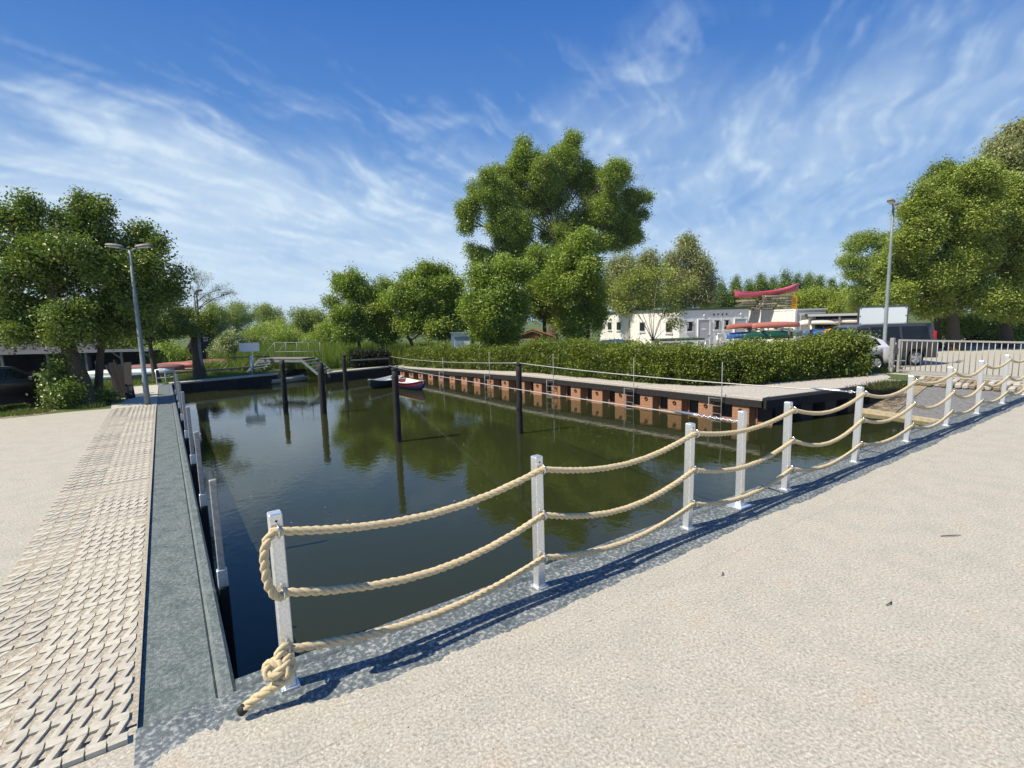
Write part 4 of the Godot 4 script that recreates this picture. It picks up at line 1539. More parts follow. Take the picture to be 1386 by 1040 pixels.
func build_boats() -> void:
	rowing_boat("red and blue rowing boat with white inside, at the right quay", P(9.6, 19.35, 0) * Vector3(1, 0, 1) + Vector3(0, WATER + 0.05, 0), -0.9, M.boat_red, M.boat_blue)
	rowing_boat("dark green rowing boat with white inside, in the far corner", P(8.95, 21.25, 0) * Vector3(1, 0, 1) + Vector3(0, WATER + 0.05, 0), -1.9, M.boat_green, M.boat_green)
	# the low white boat under the footbridge
	var o := thing("punt", "low white punt moored in the channel mouth below the footbridge", "boat", P(5.55, 27.2, 0) * Vector3(1, 0, 1) + Vector3(0, WATER, 0), 0.9)
	var st := begin(true)
	hull(st, [[-1.1, 0.35, 0.08, 0.3], [-1.0, 0.42, 0.0, 0.28], [0, 0.45, -0.05, 0.26], [0.9, 0.4, 0.0, 0.28], [1.1, 0.3, 0.12, 0.32]])
	put(st, "hull", M.white_hull, o)
	st = begin()
	box(st, Vector3(0, 0.24, 0), Vector3(2.0, 0.04, 0.76))
	put(st, "deck", M.white_hull, o)
	# canoes turned over on the grass of the left bank
	var c := [[-22.0, -31.2, M.stained_red, "faded red canoe lying keel up on the left bank, leftmost"], [-20.9, -32.6, M.red_hull, "faded red canoe lying keel up on the left bank, middle one"], [-20.3, -34.4, M.stained_red, "faded red canoe lying keel up by the dark hut"]]
	for q in c:
		slim_hull("canoe", q[3], "canoe", Vector3(q[0], 0.02, q[1]), 0.15, 3.6, 0.85, 0.5, 0.1, q[2], true, "canoes on the left bank")
	# pale hulls on the lawn by the boat shed
	var k := [[-20.6, -26.5, 0.15, M.pale_green_hull, "pale grey hull lying on the lawn before the boat shed, nearer one"], [-22.6, -28.8, 0.25, M.white_hull, "white hull lying on the lawn before the boat shed, left one"], [-20.9, -28.9, 0.1, M.tarp_blue, "light blue hull lying on the lawn beside the leaning trunk"]]
	for q in k:
		slim_hull("upturned_boat", q[4], "boat", Vector3(q[0], -0.05, q[1]), q[2], 2.9, 0.9, 0.45, 0.06, q[3], true, "hulls on the lawn")
	# the covered boat before the cabin
	o = thing("covered_boat", "boat under a pale blue cover before the left cabin wall", "boat", Vector3(6.45, -0.12, -32.6), 0.42)
	st = begin(true)
	hull(st, [[-1.3, 0.4, 0.55, 0.9], [-0.6, 0.6, 0.5, 0.95], [0.5, 0.62, 0.5, 0.95], [1.2, 0.4, 0.55, 1.0]])
	put(st, "hull", M.white_hull, o)
	st = begin(true)
	var rings := []
	for q in [[-1.32, 0.42, 0.9], [-0.6, 0.64, 1.08], [0.5, 0.66, 1.1], [1.22, 0.42, 1.0]]:
		var r := PackedVector3Array()
		for z in [[1, 0.88], [0.6, 0.98], [0.0, q[2]], [-0.6, 0.98], [-1, 0.88]]:
			r.append(Vector3(q[0], z[1], z[0] * q[1]))
		rings.append(r)
	loft(st, rings, false, false)
	put(st, "cover", M.tarp_blue, o)
	for z in [-0.5, 0.5]:
		st = begin()
		lathe(st, Vector3(0, 0.28, z), Vector3(0, 0, 1), [Vector2(0.02, -0.07), Vector2(0.27, -0.07), Vector2(0.28, 0), Vector2(0.27, 0.07), Vector2(0.02, 0.07)], 16)
		put(st, "wheel", M.black_rubber, o)
	st = begin()
	box(st, Vector3(0, 0.45, 0), Vector3(2.6, 0.08, 0.9))
	put(st, "trailer_frame", M.galvanised, o)

# ---------------------------------------------------------------- cars
# an outline in x (forwards) and y, swelling to full width inside
func slab_body(st: SurfaceTool, outline: Array, half: float, inset: float) -> void:
	var p := PackedVector2Array(outline)
	if Geometry2D.is_polygon_clockwise(p):
		p.reverse()
	var mid := Vector2.ZERO
	for q in p:
		mid += q / p.size()
	var ids := Geometry2D.triangulate_polygon(p)
	var rings := []
	for lv in [[-half, 0.93], [-half + inset * 0.4, 0.98], [-half + inset, 1.0], [half - inset, 1.0], [half - inset * 0.4, 0.98], [half, 0.93]]:
		var r := PackedVector3Array()
		for q in p:
			var w: Vector2 = q
			if q.y > 0.5 or absf(q.x - mid.x) > 1.4:
				w = mid + (q - mid) * Vector2(lerpf(1.0, lv[1], 0.6), lv[1])
				w.y = maxf(w.y, 0.2)
			r.append(Vector3(w.x, w.y, lv[0]))
		rings.append(r)
	loft(st, rings, false)
	for e in 2:
		var r: PackedVector3Array = rings[0] if e == 0 else rings[5]
		for k in range(0, ids.size(), 3):
			var a := r[ids[k]]
			var b := r[ids[k + 1]]
			var c := r[ids[k + 2]]
			var ccw := (Vector2(b.x, b.y) - Vector2(a.x, a.y)).cross(Vector2(c.x, c.y) - Vector2(a.x, a.y)) > 0
			if ccw == (e == 1):
				tri(st, a, b, c)
			else:
				tri(st, a, c, b)

func car(called: String, label: String, at: Vector3, turn: float, spec: Dictionary) -> void:
	var o := thing(called, label, spec.cat, at, turn)
	var half: float = spec.width * 0.5
	var wr: float = spec.wheel
	var cl := 0.24
	var ln := []
	var xs: Array = spec.axles
	ln.append(v2(spec.rear, cl + 0.08))
	for ax in xs:
		for k in 9:
			var a := PI - PI * k / 8.0
			ln.append(v2(ax + cos(a) * (wr + 0.07), maxf(cl, wr + sin(a) * (wr + 0.07))))
	ln.append(v2(spec.front, cl + 0.08))
	for q in spec.top:
		ln.append(v2(q[0], q[1]))
	var st := begin(true)
	slab_body(st, ln, half, 0.12)
	put(st, "body", spec.paint, o)
	# cabin: outline narrowing upwards
	var cab: Array = spec.cabin
	var belt := 10.0
	var roof := 0.0
	for q in cab:
		belt = minf(belt, q[1])
		roof = maxf(roof, q[1])
	var sides := [[], []]
	var pts := PackedVector2Array()
	for q in cab:
		pts.append(v2(q[0], q[1]))
	if Geometry2D.is_polygon_clockwise(pts):
		pts.reverse()
	var ids := Geometry2D.triangulate_polygon(pts)
	var wide := func(y: float) -> float: return half - 0.07 - float(spec.lean) * (y - belt) / (roof - belt)
	st = begin()
	var rings := []
	for s in [-1.0, 1.0]:
		var r := PackedVector3Array()
		for q in pts:
			r.append(Vector3(q.x, q.y, s * wide.call(q.y)))
		rings.append(r)
	loft(st, rings, false)
	for e in 2:
		var r: PackedVector3Array = rings[e]
		for k in range(0, ids.size(), 3):
			if e == 1:
				tri(st, r[ids[k]], r[ids[k + 1]], r[ids[k + 2]])
			else:
				tri(st, r[ids[k]], r[ids[k + 2]], r[ids[k + 1]])
	put(st, "cabin", spec.paint, o)
	for pane in spec.panes:
		for s in [-1.0, 1.0]:
			var p := PackedVector3Array()
			for q in pane:
				p.append(Vector3(q[0], q[1], s * (wide.call(q[1]) + 0.006)))
			st = begin()
			for k in range(1, p.size() - 1):
				if s > 0:
					tri(st, p[0], p[k], p[k + 1])
				else:
					tri(st, p[0], p[k + 1], p[k])
			put(st, "side_window", M.glass_dark, o)
	for e in spec.screens:
		var a := Vector2(e[0], e[1])
		var b := Vector2(e[2], e[3])
		var n := (b - a).orthogonal().normalized() * 0.007
		if n.x * signf(a.x - b.x) < 0:
			n = -n
		var za: float = wide.call(a.y) - 0.07
		var zb: float = wide.call(b.y) - 0.07
		st = begin()
		quad(st, Vector3(a.x + n.x, a.y + absf(n.y), za), Vector3(a.x + n.x, a.y + absf(n.y), -za), Vector3(b.x + n.x, b.y + absf(n.y), -zb), Vector3(b.x + n.x, b.y + absf(n.y), zb))
		put(st, "windscreen" if a.x > 0 else "rear_window", M.glass_dark, o)
	for ax in xs:
		for s in [-1.0, 1.0]:
			var c := Vector3(ax, wr, s * (half - 0.12))
			st = begin(true)
			lathe(st, c, Vector3(0, 0, s), [Vector2(0.1, -0.09), Vector2(wr - 0.03, -0.09), Vector2(wr, -0.06), Vector2(wr, 0.06), Vector2(wr - 0.03, 0.09), Vector2(wr * 0.68, 0.095), Vector2(wr * 0.66, 0.05), Vector2(0.05, 0.05)], 24)
			var w := put(st, "wheel", M.black_rubber, o)
			st = begin()
			for k in 5:
				var a := TAU * k / 5.0 + 0.3
				var d := Vector3(cos(a), sin(a), 0)
				for tw in [-0.12, 0.12]:
					var d2 := Vector3(cos(a + tw), sin(a + tw), 0)
					beam(st, c + Vector3(0, 0, s * 0.082) + d * wr * 0.1, c + Vector3(0, 0, s * 0.075) + d2 * wr * 0.63, 0.045, 0.03, Vector3(0, 0, 1))
			lathe(st, c, Vector3(0, 0, s), [Vector2(wr * 0.6, 0.06), Vector2(wr * 0.68, 0.098), Vector2(wr * 0.69, 0.1), Vector2(wr * 0.69, 0.06)], 24)
			lathe(st, c, Vector3(0, 0, s), [Vector2(wr * 0.18, 0.06), Vector2(wr * 0.18, 0.09), Vector2(0.01, 0.095)], 12)
			put(st, "rim", M.alloy, w)
	for q in spec.lights:
		for s in [-1.0, 1.0]:
			st = begin()
			soft_box(st, Vector3(q[0], q[1], s * (half - q[4] * 0.5 + 0.006 - (q[5] if q.size() > 5 else 0.0))), Vector3(q[2], q[3], q[4]), 0.02)
			put(st, "tail_light" if q[0] < 0 else "headlight", M.red_lens if q[0] < 0 else M.clear_lens, o)
	for q in spec.handles:
		for s in [-1.0, 1.0]:
			st = begin()
			soft_box(st, Vector3(q[0], q[1], s * (half - 0.01)), Vector3(0.16, 0.03, 0.05), 0.008)
			put(st, "door_handle", spec.trim, o)
	for s in [-1.0, 1.0]:
		st = begin()
		soft_box(st, Vector3(spec.mirror[0], spec.mirror[1], s * (half + 0.06)), Vector3(0.12, 0.15, 0.2), 0.03)
		put(st, "mirror", spec.paint, o)
		st = begin()
		box(st, Vector3((xs[0] + xs[1]) * 0.5, 0.3, s * (half - 0.02)), Vector3(xs[1] - xs[0] - 2 * wr - 0.2, 0.1, 0.05))
		put(st, "sill", M.black_rubber, o)
	st = begin()
	soft_box(st, Vector3(spec.rear + 0.02, 0.42, 0), Vector3(0.16, 0.2, spec.width * 0.94), 0.04)
	soft_box(st, Vector3(spec.front - 0.02, 0.42, 0), Vector3(0.16, 0.2, spec.width * 0.94), 0.04)
	put(st, "bumpers", spec.trim, o)
	st = begin()
	box(st, Vector3(spec.rear - 0.066, 0.62 if spec.rear > -2.4 else 0.6, 0), Vector3(0.012, 0.11, 0.5))
	put(st, "number_plate", M.white_paint, o)

func build_cars() -> void:
	# the dark car by the left edge shows its right side; its bonnet points away along the quay
	var suv := {"cat": "car", "width": 1.8, "wheel": 0.33, "axles": [-1.28, 1.28], "rear": -2.05, "front": 2.1, "lean": 0.17, "paint": M.dark_car, "trim": M.black_rubber,
		"top": [[2.12, 0.62], [2.05, 0.86], [1.1, 0.97], [-1.9, 1.0], [-2.08, 0.9], [-2.1, 0.55]],
		"cabin": [[-1.95, 0.93], [1.15, 0.93], [0.45, 1.42], [-0.2, 1.5], [-1.3, 1.49], [-1.75, 1.35]],
		"panes": [[[-0.25, 1.0], [0.9, 1.0], [0.38, 1.36], [-0.22, 1.43]], [[-1.2, 1.0], [-0.32, 1.0], [-0.29, 1.43], [-1.15, 1.42]], [[-1.72, 1.02], [-1.27, 1.0], [-1.22, 1.41], [-1.56, 1.34]]],
		"screens": [[1.12, 0.98, 0.5, 1.4], [-1.93, 1.0, -1.76, 1.33]], "lights": [[2.0, 0.74, 0.22, 0.16, 0.42], [-2.02, 0.85, 0.12, 0.2, 0.3]], "handles": [[0.0, 0.86], [-1.0, 0.86]], "mirror": [0.75, 1.02]}
	car("parked_car", "dark hatchback car parked at the left edge beside the lawn", Vector3(-16.9, -0.12, -16.4), 1.07, suv)
	var van := {"cat": "van", "width": 1.9, "wheel": 0.335, "axles": [-1.5, 1.5], "rear": -2.4, "front": 2.4, "lean": 0.16, "paint": M.grey_van, "trim": M.frame_dark,
		"top": [[2.42, 0.6], [2.3, 0.95], [1.7, 1.08], [-2.38, 1.05], [-2.42, 0.5]],
		"cabin": [[-2.38, 1.0], [1.75, 1.0], [1.05, 1.68], [0.6, 1.78], [-2.1, 1.8], [-2.28, 1.7]],
		"panes": [[[0.45, 1.1], [1.5, 1.1], [0.95, 1.6], [0.48, 1.66]], [[-0.85, 1.1], [0.36, 1.1], [0.38, 1.67], [-0.83, 1.68]], [[-2.1, 1.1], [-0.94, 1.1], [-0.92, 1.68], [-2.0, 1.68]]],
		"screens": [[1.72, 1.06, 1.1, 1.65], [-2.37, 1.1, -2.29, 1.66]], "lights": [[2.25, 0.82, 0.3, 0.2, 0.3], [-2.3, 1.25, 0.12, 0.42, 0.12, 0.1]], "handles": [[0.3, 1.0], [-0.7, 1.0]], "mirror": [1.35, 1.15]}
	car("van", "dark grey van with silver rims parked behind the barred gate", Vector3(15.7, 0, -22.5), PI - 0.02, van)
	var hatch := {"cat": "car", "width": 1.78, "wheel": 0.31, "axles": [-1.25, 1.25], "rear": -1.95, "front": 2.1, "lean": 0.2, "paint": M.white_car, "trim": M.white_car,
		"top": [[2.1, 0.6], [1.95, 0.82], [1.0, 0.95], [-1.6, 1.0], [-1.98, 0.9], [-2.0, 0.5]],
		"cabin": [[-1.85, 0.93], [1.1, 0.93], [0.35, 1.38], [-0.3, 1.45], [-1.1, 1.42], [-1.6, 1.22]],
		"panes": [[[-0.2, 0.99], [0.85, 0.99], [0.3, 1.33], [-0.18, 1.39]], [[-1.0, 0.99], [-0.28, 0.99], [-0.26, 1.39], [-0.95, 1.37]], [[-1.5, 1.03], [-1.07, 0.99], [-1.02, 1.36], [-1.35, 1.26]]],
		"screens": [[1.07, 0.98, 0.4, 1.36], [-1.84, 1.0, -1.61, 1.21]], "lights": [[1.95, 0.72, 0.25, 0.14, 0.4], [-1.88, 0.85, 0.22, 0.17, 0.3]], "handles": [[0.0, 0.85], [-0.85, 0.85]], "mirror": [0.7, 1.0]}
	car("parked_car", "white hatchback car behind the right end of the hedge", Vector3(12.95, 0, -20.6), PI + 0.1, hatch)

# ---------------------------------------------------------------- buildings
func frame_box(parent: Node, called: String, c: Vector3, size: Vector3, m: Material, B := Basis()) -> MeshInstance3D:
	var st := begin()
	box(st, c, size, B)
	return put(st, called, m, parent)

# a window on a wall that faces local +z
func window_at(parent: Node, x: float, y: float, z: float, w: float, h: float, called := "window") -> void:
	var f := begin()
	for e in [[0, h * 0.5, w + 0.08, 0.05], [0, -h * 0.5, w + 0.08, 0.05]]:
		box(f, Vector3(x + e[0], y + e[1], z + 0.015), Vector3(e[2], e[3], 0.06))
	for e in [-1, 1]:
		box(f, Vector3(x + e * w * 0.5, y, z + 0.015), Vector3(0.05, h - 0.05, 0.055))
	var n := put(f, called, M.grey_paint, parent)
	frame_box(n, "pane", Vector3(x, y, z + 0.004), Vector3(w - 0.05, h - 0.05, 0.012), M.glass_dark)
	frame_box(n, "sill", Vector3(x, y - h * 0.5 - 0.045, z + 0.04), Vector3(w + 0.14, 0.035, 0.1), M.white_paint)
	frame_box(n, "blind", Vector3(x - w * 0.28, y + 0.05, z + 0.013), Vector3(w * 0.18, h * 0.6, 0.006), M.white_paint)

func door_at(parent: Node, x: float, z: float, w: float, h: float, y0: float) -> void:
	var d := frame_box(parent, "door", Vector3(x, y0 + h * 0.5, z + 0.01), Vector3(w, h, 0.05), M.grey_paint)
	frame_box(d, "frame", Vector3(x, y0 + h + 0.03, z + 0.02), Vector3(w + 0.12, 0.06, 0.09), M.white_paint)
	for s in [-1, 1]:
		frame_box(d, "frame", Vector3(x + s * (w * 0.5 + 0.03), y0 + h * 0.5, z + 0.02), Vector3(0.05, h, 0.085), M.white_paint)
	frame_box(d, "handle", Vector3(x + w * 0.38, y0 + 1.0, z + 0.06), Vector3(0.12, 0.03, 0.05), M.chrome)
	frame_box(d, "notice", Vector3(x, y0 + 1.35, z + 0.04), Vector3(0.3, 0.12, 0.006), M.white_paint)

func build_cabin() -> void:
	# the corner nearest the harbour; local x runs along the shaded front, local -z along the sunlit side
	var o := thing("white_cabin", "long flat roofed white cabin with shaded front and sunlit side", "building", Vector3(10.88, -0.1, -33.0), 0.17)
	var w := 4.9
	var deep := 15.0
	var h := 2.78
	var st := begin()
	quad(st, Vector3(0, 0, 0), Vector3(w, 0, 0), Vector3(w, h, 0), Vector3(0, h, 0))
	quad(st, Vector3(w, 0, 0), Vector3(w, 0, -deep), Vector3(w, h, -deep), Vector3(w, h, 0))
	quad(st, Vector3(0, 0, -deep), Vector3(0, 0, 0), Vector3(0, h, 0), Vector3(0, h, -deep))
	quad(st, Vector3(w, 0, -deep), Vector3(0, 0, -deep), Vector3(0, h, -deep), Vector3(w, h, -deep))
	put(st, "wall", M.cream_paint, o)
	frame_box(o, "roof", Vector3(w * 0.5, h + 0.07, -deep * 0.5), Vector3(w + 0.2, 0.14, deep + 0.2), M.trim_green)
	for k in 9:
		frame_box(o, "panel_joint", Vector3(-0.006, h * 0.5, -0.9 - k * 1.75), Vector3(0.012, h - 0.01, 0.03), M.grey_paint)
	for k in 4:
		frame_box(o, "panel_joint", Vector3(0.95 + k * 1.0, h * 0.5, 0.006), Vector3(0.03, h - 0.01, 0.012), M.white_paint)
	window_at(o, 0.72, 1.75, 0.0, 0.42, 0.62)
	window_at(o, 2.62, 1.8, 0.0, 0.36, 0.62)
	window_at(o, 3.3, 1.8, 0.0, 0.36, 0.62)
	door_at(o, 1.7, 0.0, 0.78, 1.95, 0.2)
	door_at(o, 4.3, 0.0, 0.8, 1.95, 0.2)
	for q in [[1.7, 2.42], [4.3, 2.45]]:
		st = begin(true)
		lathe(st, Vector3(q[0], q[1], 0.0), Vector3(0, 0, 1), [Vector2(0.09, 0), Vector2(0.1, 0.06), Vector2(0.05, 0.1), Vector2(0.01, 0.11)], 12)
		put(st, "wall_light", M.lamp_glass, o)
	for k in 4:
		frame_box(o, "vent", Vector3(2.4 + k * 0.3, 2.47, 0.012), Vector3(0.1, 0.14 - 0.03 * (k % 2), 0.02), M.frame_dark)
	# windows of the sunlit side
	for z in [1.35, 5.6, 10.3, 12.4]:
		var n := frame_box(o, "window", Vector3(-0.015, 1.7, -z), Vector3(0.05, 0.72, 0.95), M.grey_paint)
		frame_box(n, "pane", Vector3(-0.036, 1.7, -z), Vector3(0.012, 0.62, 0.85), M.glass_dark)
		frame_box(n, "sill", Vector3(-0.05, 1.3, -z), Vector3(0.12, 0.04, 1.1), M.white_paint)
	# steps with a galvanised rail
	o = thing("stair_rail", "galvanised stair rail climbing to the right cabin door", "railing", Vector3(11.3, 0, -29.9), 0.17)
	var line := [Vector3(-0.6, 0.55, 0), Vector3(0.85, 1.25, 0), Vector3(2.2, 1.27, 0)]
	for k in 2:
		put_rod(line[k], line[k + 1], 0.024, "hand_rail", M.galvanised, o)
		put_rod(line[k] - Vector3(0, 0.42, 0), line[k + 1] - Vector3(0, 0.42, 0), 0.018, "lower_rail", M.galvanised, o)
	for q in [[-0.6, 0.55], [0.1, 0.89], [0.85, 1.25], [1.5, 1.26], [2.2, 1.27]]:
		put_rod(Vector3(q[0], 0, 0), Vector3(q[0], q[1], 0), 0.022, "post", M.galvanised, o)
	for k in 3:
		frame_box(o, "step", Vector3(0.35 + k * 0.35, 0.08 + k * 0.08, -1.0), Vector3(0.36, 0.16 + k * 0.16, 1.6), M.coping)
	# bin enclosure
	o = thing("bin_store", "white framed bin store with dark top behind the hedge", "bin store", Vector3(8.85, 0, -27.2), 0.17)
	frame_box(o, "top", Vector3(0, 1.12, 0), Vector3(2.5, 0.1, 1.2), M.trim_green)
	frame_box(o, "back_panel", Vector3(0, 0.55, -0.52), Vector3(2.4, 1.05, 0.06), M.grey_paint)
	for x in [-1.2, 0.0, 1.22]:
		frame_box(o, "post", Vector3(x, 0.53, 0.55), Vector3(0.12, 1.06, 0.1), M.white_paint)
	frame_box(o, "beam", Vector3(0, 1.03, 0.6), Vector3(2.5, 0.07, 0.05), M.white_paint)
	# the white container
	o = thing("container", "white steel container with a narrow door beside the cabin", "container", Vector3(18.33, 0, -33.0), 0.17)
	st = begin()
	box(st, Vector3(1.1, 1.26, -2.6), Vector3(2.2, 2.5, 5.2))
	put(st, "walls", M.cream_paint, o)
	for k in 12:
		frame_box(o, "rib", Vector3(-0.012, 1.26, -0.3 - k * 0.42), Vector3(0.03, 2.3, 0.1), M.cream_paint)
	frame_box(o, "roof_rim", Vector3(1.1, 2.55, -2.6), Vector3(2.26, 0.09, 5.26), M.white_paint)
	frame_box(o, "corner_post", Vector3(0.0, 1.26, 0.0), Vector3(0.14, 2.5, 0.14), M.white_paint)
	var dr := frame_box(o, "door", Vector3(0.62, 1.15, 0.02), Vector3(0.5, 2.1, 0.05), M.grey_paint)
	frame_box(dr, "open_leaf", Vector3(0.98, 1.15, 0.16), Vector3(0.05, 2.1, 0.34), M.white_paint)
	# pallets piled on the container, the pink canoe across them, the yellow sign
	rng.seed = 12
	st = begin()
	for k in 7:
		box(st, Vector3(-0.54 + k * 0.18, 0.115, 0), Vector3(0.1, 0.022, 0.8))
	for k in 4:
		box(st, Vector3(-0.48 + k * 0.32, 0.012, 0), Vector3(0.1, 0.022, 0.8))
	for z in [-0.36, 0.0, 0.36]:
		box(st, Vector3(0, 0.063, z), Vector3(1.18, 0.08, 0.09))
	var pal := done(st)
	var nth := ["lowest", "second lowest", "third from below", "fourth from below", "fifth from below", "sixth from below", "topmost"]
	for c in 3:
		var many: int = [4, 6, 6][c]
		for k in many:
			var p := thing("pallet", "%s pallet of the %s on the container" % [nth[6] if k == many - 1 else nth[k], ["low pile under the canoe's left end", "slanting middle pile under the canoe", "upright pile beside the yellow sign"][c]], "pallet", Vector3([16.9, 17.6, 18.7][c] + rng.randf_range(-0.08, 0.08) + (0.07 * k - 0.15 if c == 1 else 0.0), (2.62 if c > 0 else 2.72) + k * 0.165, [-36.8, -35.4, -35.5][c]), rng.randf_range(-0.25, 0.25) + 0.1, "pallets piled on the container")
			p.scale = Vector3(0.9, 1.0, 1.0)
			hang(pal, "boards", M.grey_timber if (k + c) % 3 else M.pale_timber, p)
	frame_box(thing("pile_shelf", "plank platform under the low pallet pile", "platform", Vector3(16.9, 2.62, -36.8), 0.1), "plank", Vector3(0, 0.04, 0), Vector3(1.7, 0.09, 1.0), M.grey_timber)
	o = slim_hull("canoe", "long pink canoe lying across the pallets on the container", "canoe", Vector3(17.8, 3.78, -35.7), 0.17, 4.9, 0.8, 0.46, 0.34, M.pink_hull, false, "", 0.0)
	o.rotation.z = 0.085
	o = thing("yellow_sign", "tall yellow board with dark marks standing beside the pallets", "sign", Vector3(19.45, 2.6, -35.4), 0.15)
	frame_box(o, "board", Vector3(0, 0.47, 0), Vector3(0.44, 0.94, 0.3), M.yellow_sign)
	st = begin()
	for k in 4:
		box(st, Vector3(0, 0.25 + k * 0.15, 0.153), Vector3(0.24 - 0.03 * (k % 2), 0.035, 0.006))
	put(st, "marks", M.frame_dark, o)
	# canoe rack before the container
	o = thing("boat_rack", "timber rack holding the red and green boats before the container", "rack", Vector3(13.7, 0, -27.2), 0.12)
	for x in [-0.75, 0.85]:
		for z in [-0.5, 0.5]:
			frame_box(o, "post", Vector3(x, 0.8, z), Vector3(0.07, 1.6, 0.07), M.grey_timber)
		for y in [0.45, 0.95, 1.53]:
			frame_box(o, "bearer", Vector3(x, y, 0), Vector3(0.08, 0.07, 1.5), M.grey_timber)
	slim_hull("kayak", "pale red kayak on top of the rack, left and behind", "kayak", Vector3(13.0, 1.7, -27.6), 0.12, 2.9, 0.6, 0.36, 0.08, M.red_hull, true, "boats on the rack")
	slim_hull("kayak", "salmon red kayak on top of the rack, right and in front", "kayak", Vector3(14.0, 1.72, -27.0), 0.12, 2.7, 0.62, 0.4, 0.06, M.orange_red_hull, true, "boats on the rack")
	slim_hull("canoe", "dark green canoe keel up on the middle of the rack", "canoe", Vector3(13.55, 1.18, -26.9), 0.12, 2.9, 0.8, 0.5, 0.08, M.green_hull, true, "boats on the rack")
	slim_hull("canoe", "pale grey green canoe on the rack behind the green one", "canoe", Vector3(14.6, 1.26, -27.7), 0.12, 2.6, 0.75, 0.46, 0.08, M.pale_green_hull, true, "boats on the rack")
	slim_hull("canoe", "blue canoe at the left end of the rack under red kayaks", "canoe", Vector3(12.75, 1.2, -27.7), 0.12, 2.2, 0.7, 0.42, 0.08, M.blue_hull, true, "boats on the rack")
	slim_hull("kayak", "orange kayak lowest on the rack, half behind the hedge", "kayak", Vector3(12.9, 0.66, -27.0), 0.12, 2.6, 0.6, 0.34, 0.08, M.orange_red_hull, true, "boats on the rack")
	# kayak shed with a flat roof
	o = thing("kayak_shed", "flat roofed open shed full of kayaks right of the container", "shed", Vector3(20.15, 0, -31.5), -0.4)
	frame_box(o, "roof", Vector3(0, 2.22, -0.6), Vector3(3.4, 0.09, 2.0), M.grey_roof)
	frame_box(o, "fascia", Vector3(0, 2.17, 0.42), Vector3(3.4, 0.14, 0.05), M.grey_paint)
	frame_box(o, "back_wall", Vector3(0, 1.1, -1.5), Vector3(3.3, 2.2, 0.06), M.soot)
	for x in [-1.6, 0.0, 1.6]:
		frame_box(o, "post", Vector3(x, 1.07, 0.35), Vector3(0.09, 2.14, 0.09), M.grey_timber)
		for y in [0.7, 1.5]:
			frame_box(o, "arm", Vector3(x, y, -0.4), Vector3(0.07, 0.07, 1.5), M.grey_timber)
	var ks := [["white kayak on the upper rack of the shed, left one", -1.0, 1.72, 0.05, M.white_hull, 2.2], ["white kayak on the upper rack of the shed, right one", 0.55, 1.76, 0.0, M.white_hull, 2.3], ["orange kayak end behind the white kayaks in the shed", 1.1, 1.7, -0.5, M.orange_red_hull, 2.0], ["blue kayak tilted on the lower rack of the shed", -1.0, 1.05, 0.15, M.blue_hull, 1.8], ["yellow kayak on the lower rack of the shed", 0.25, 1.1, 0.2, M.yellow_hull, 2.2]]
	for k in ks:
		var at: Vector3 = o.transform * Vector3(k[1], k[2], k[3])
		var kk := slim_hull("kayak", k[0], "kayak", at, -0.4, k[5], 0.62, 0.42, 0.1, k[4], k[2] > 1.5, "kayaks in the shed")
		if k[2] < 1.5:
			kk.rotation.x = 1.1

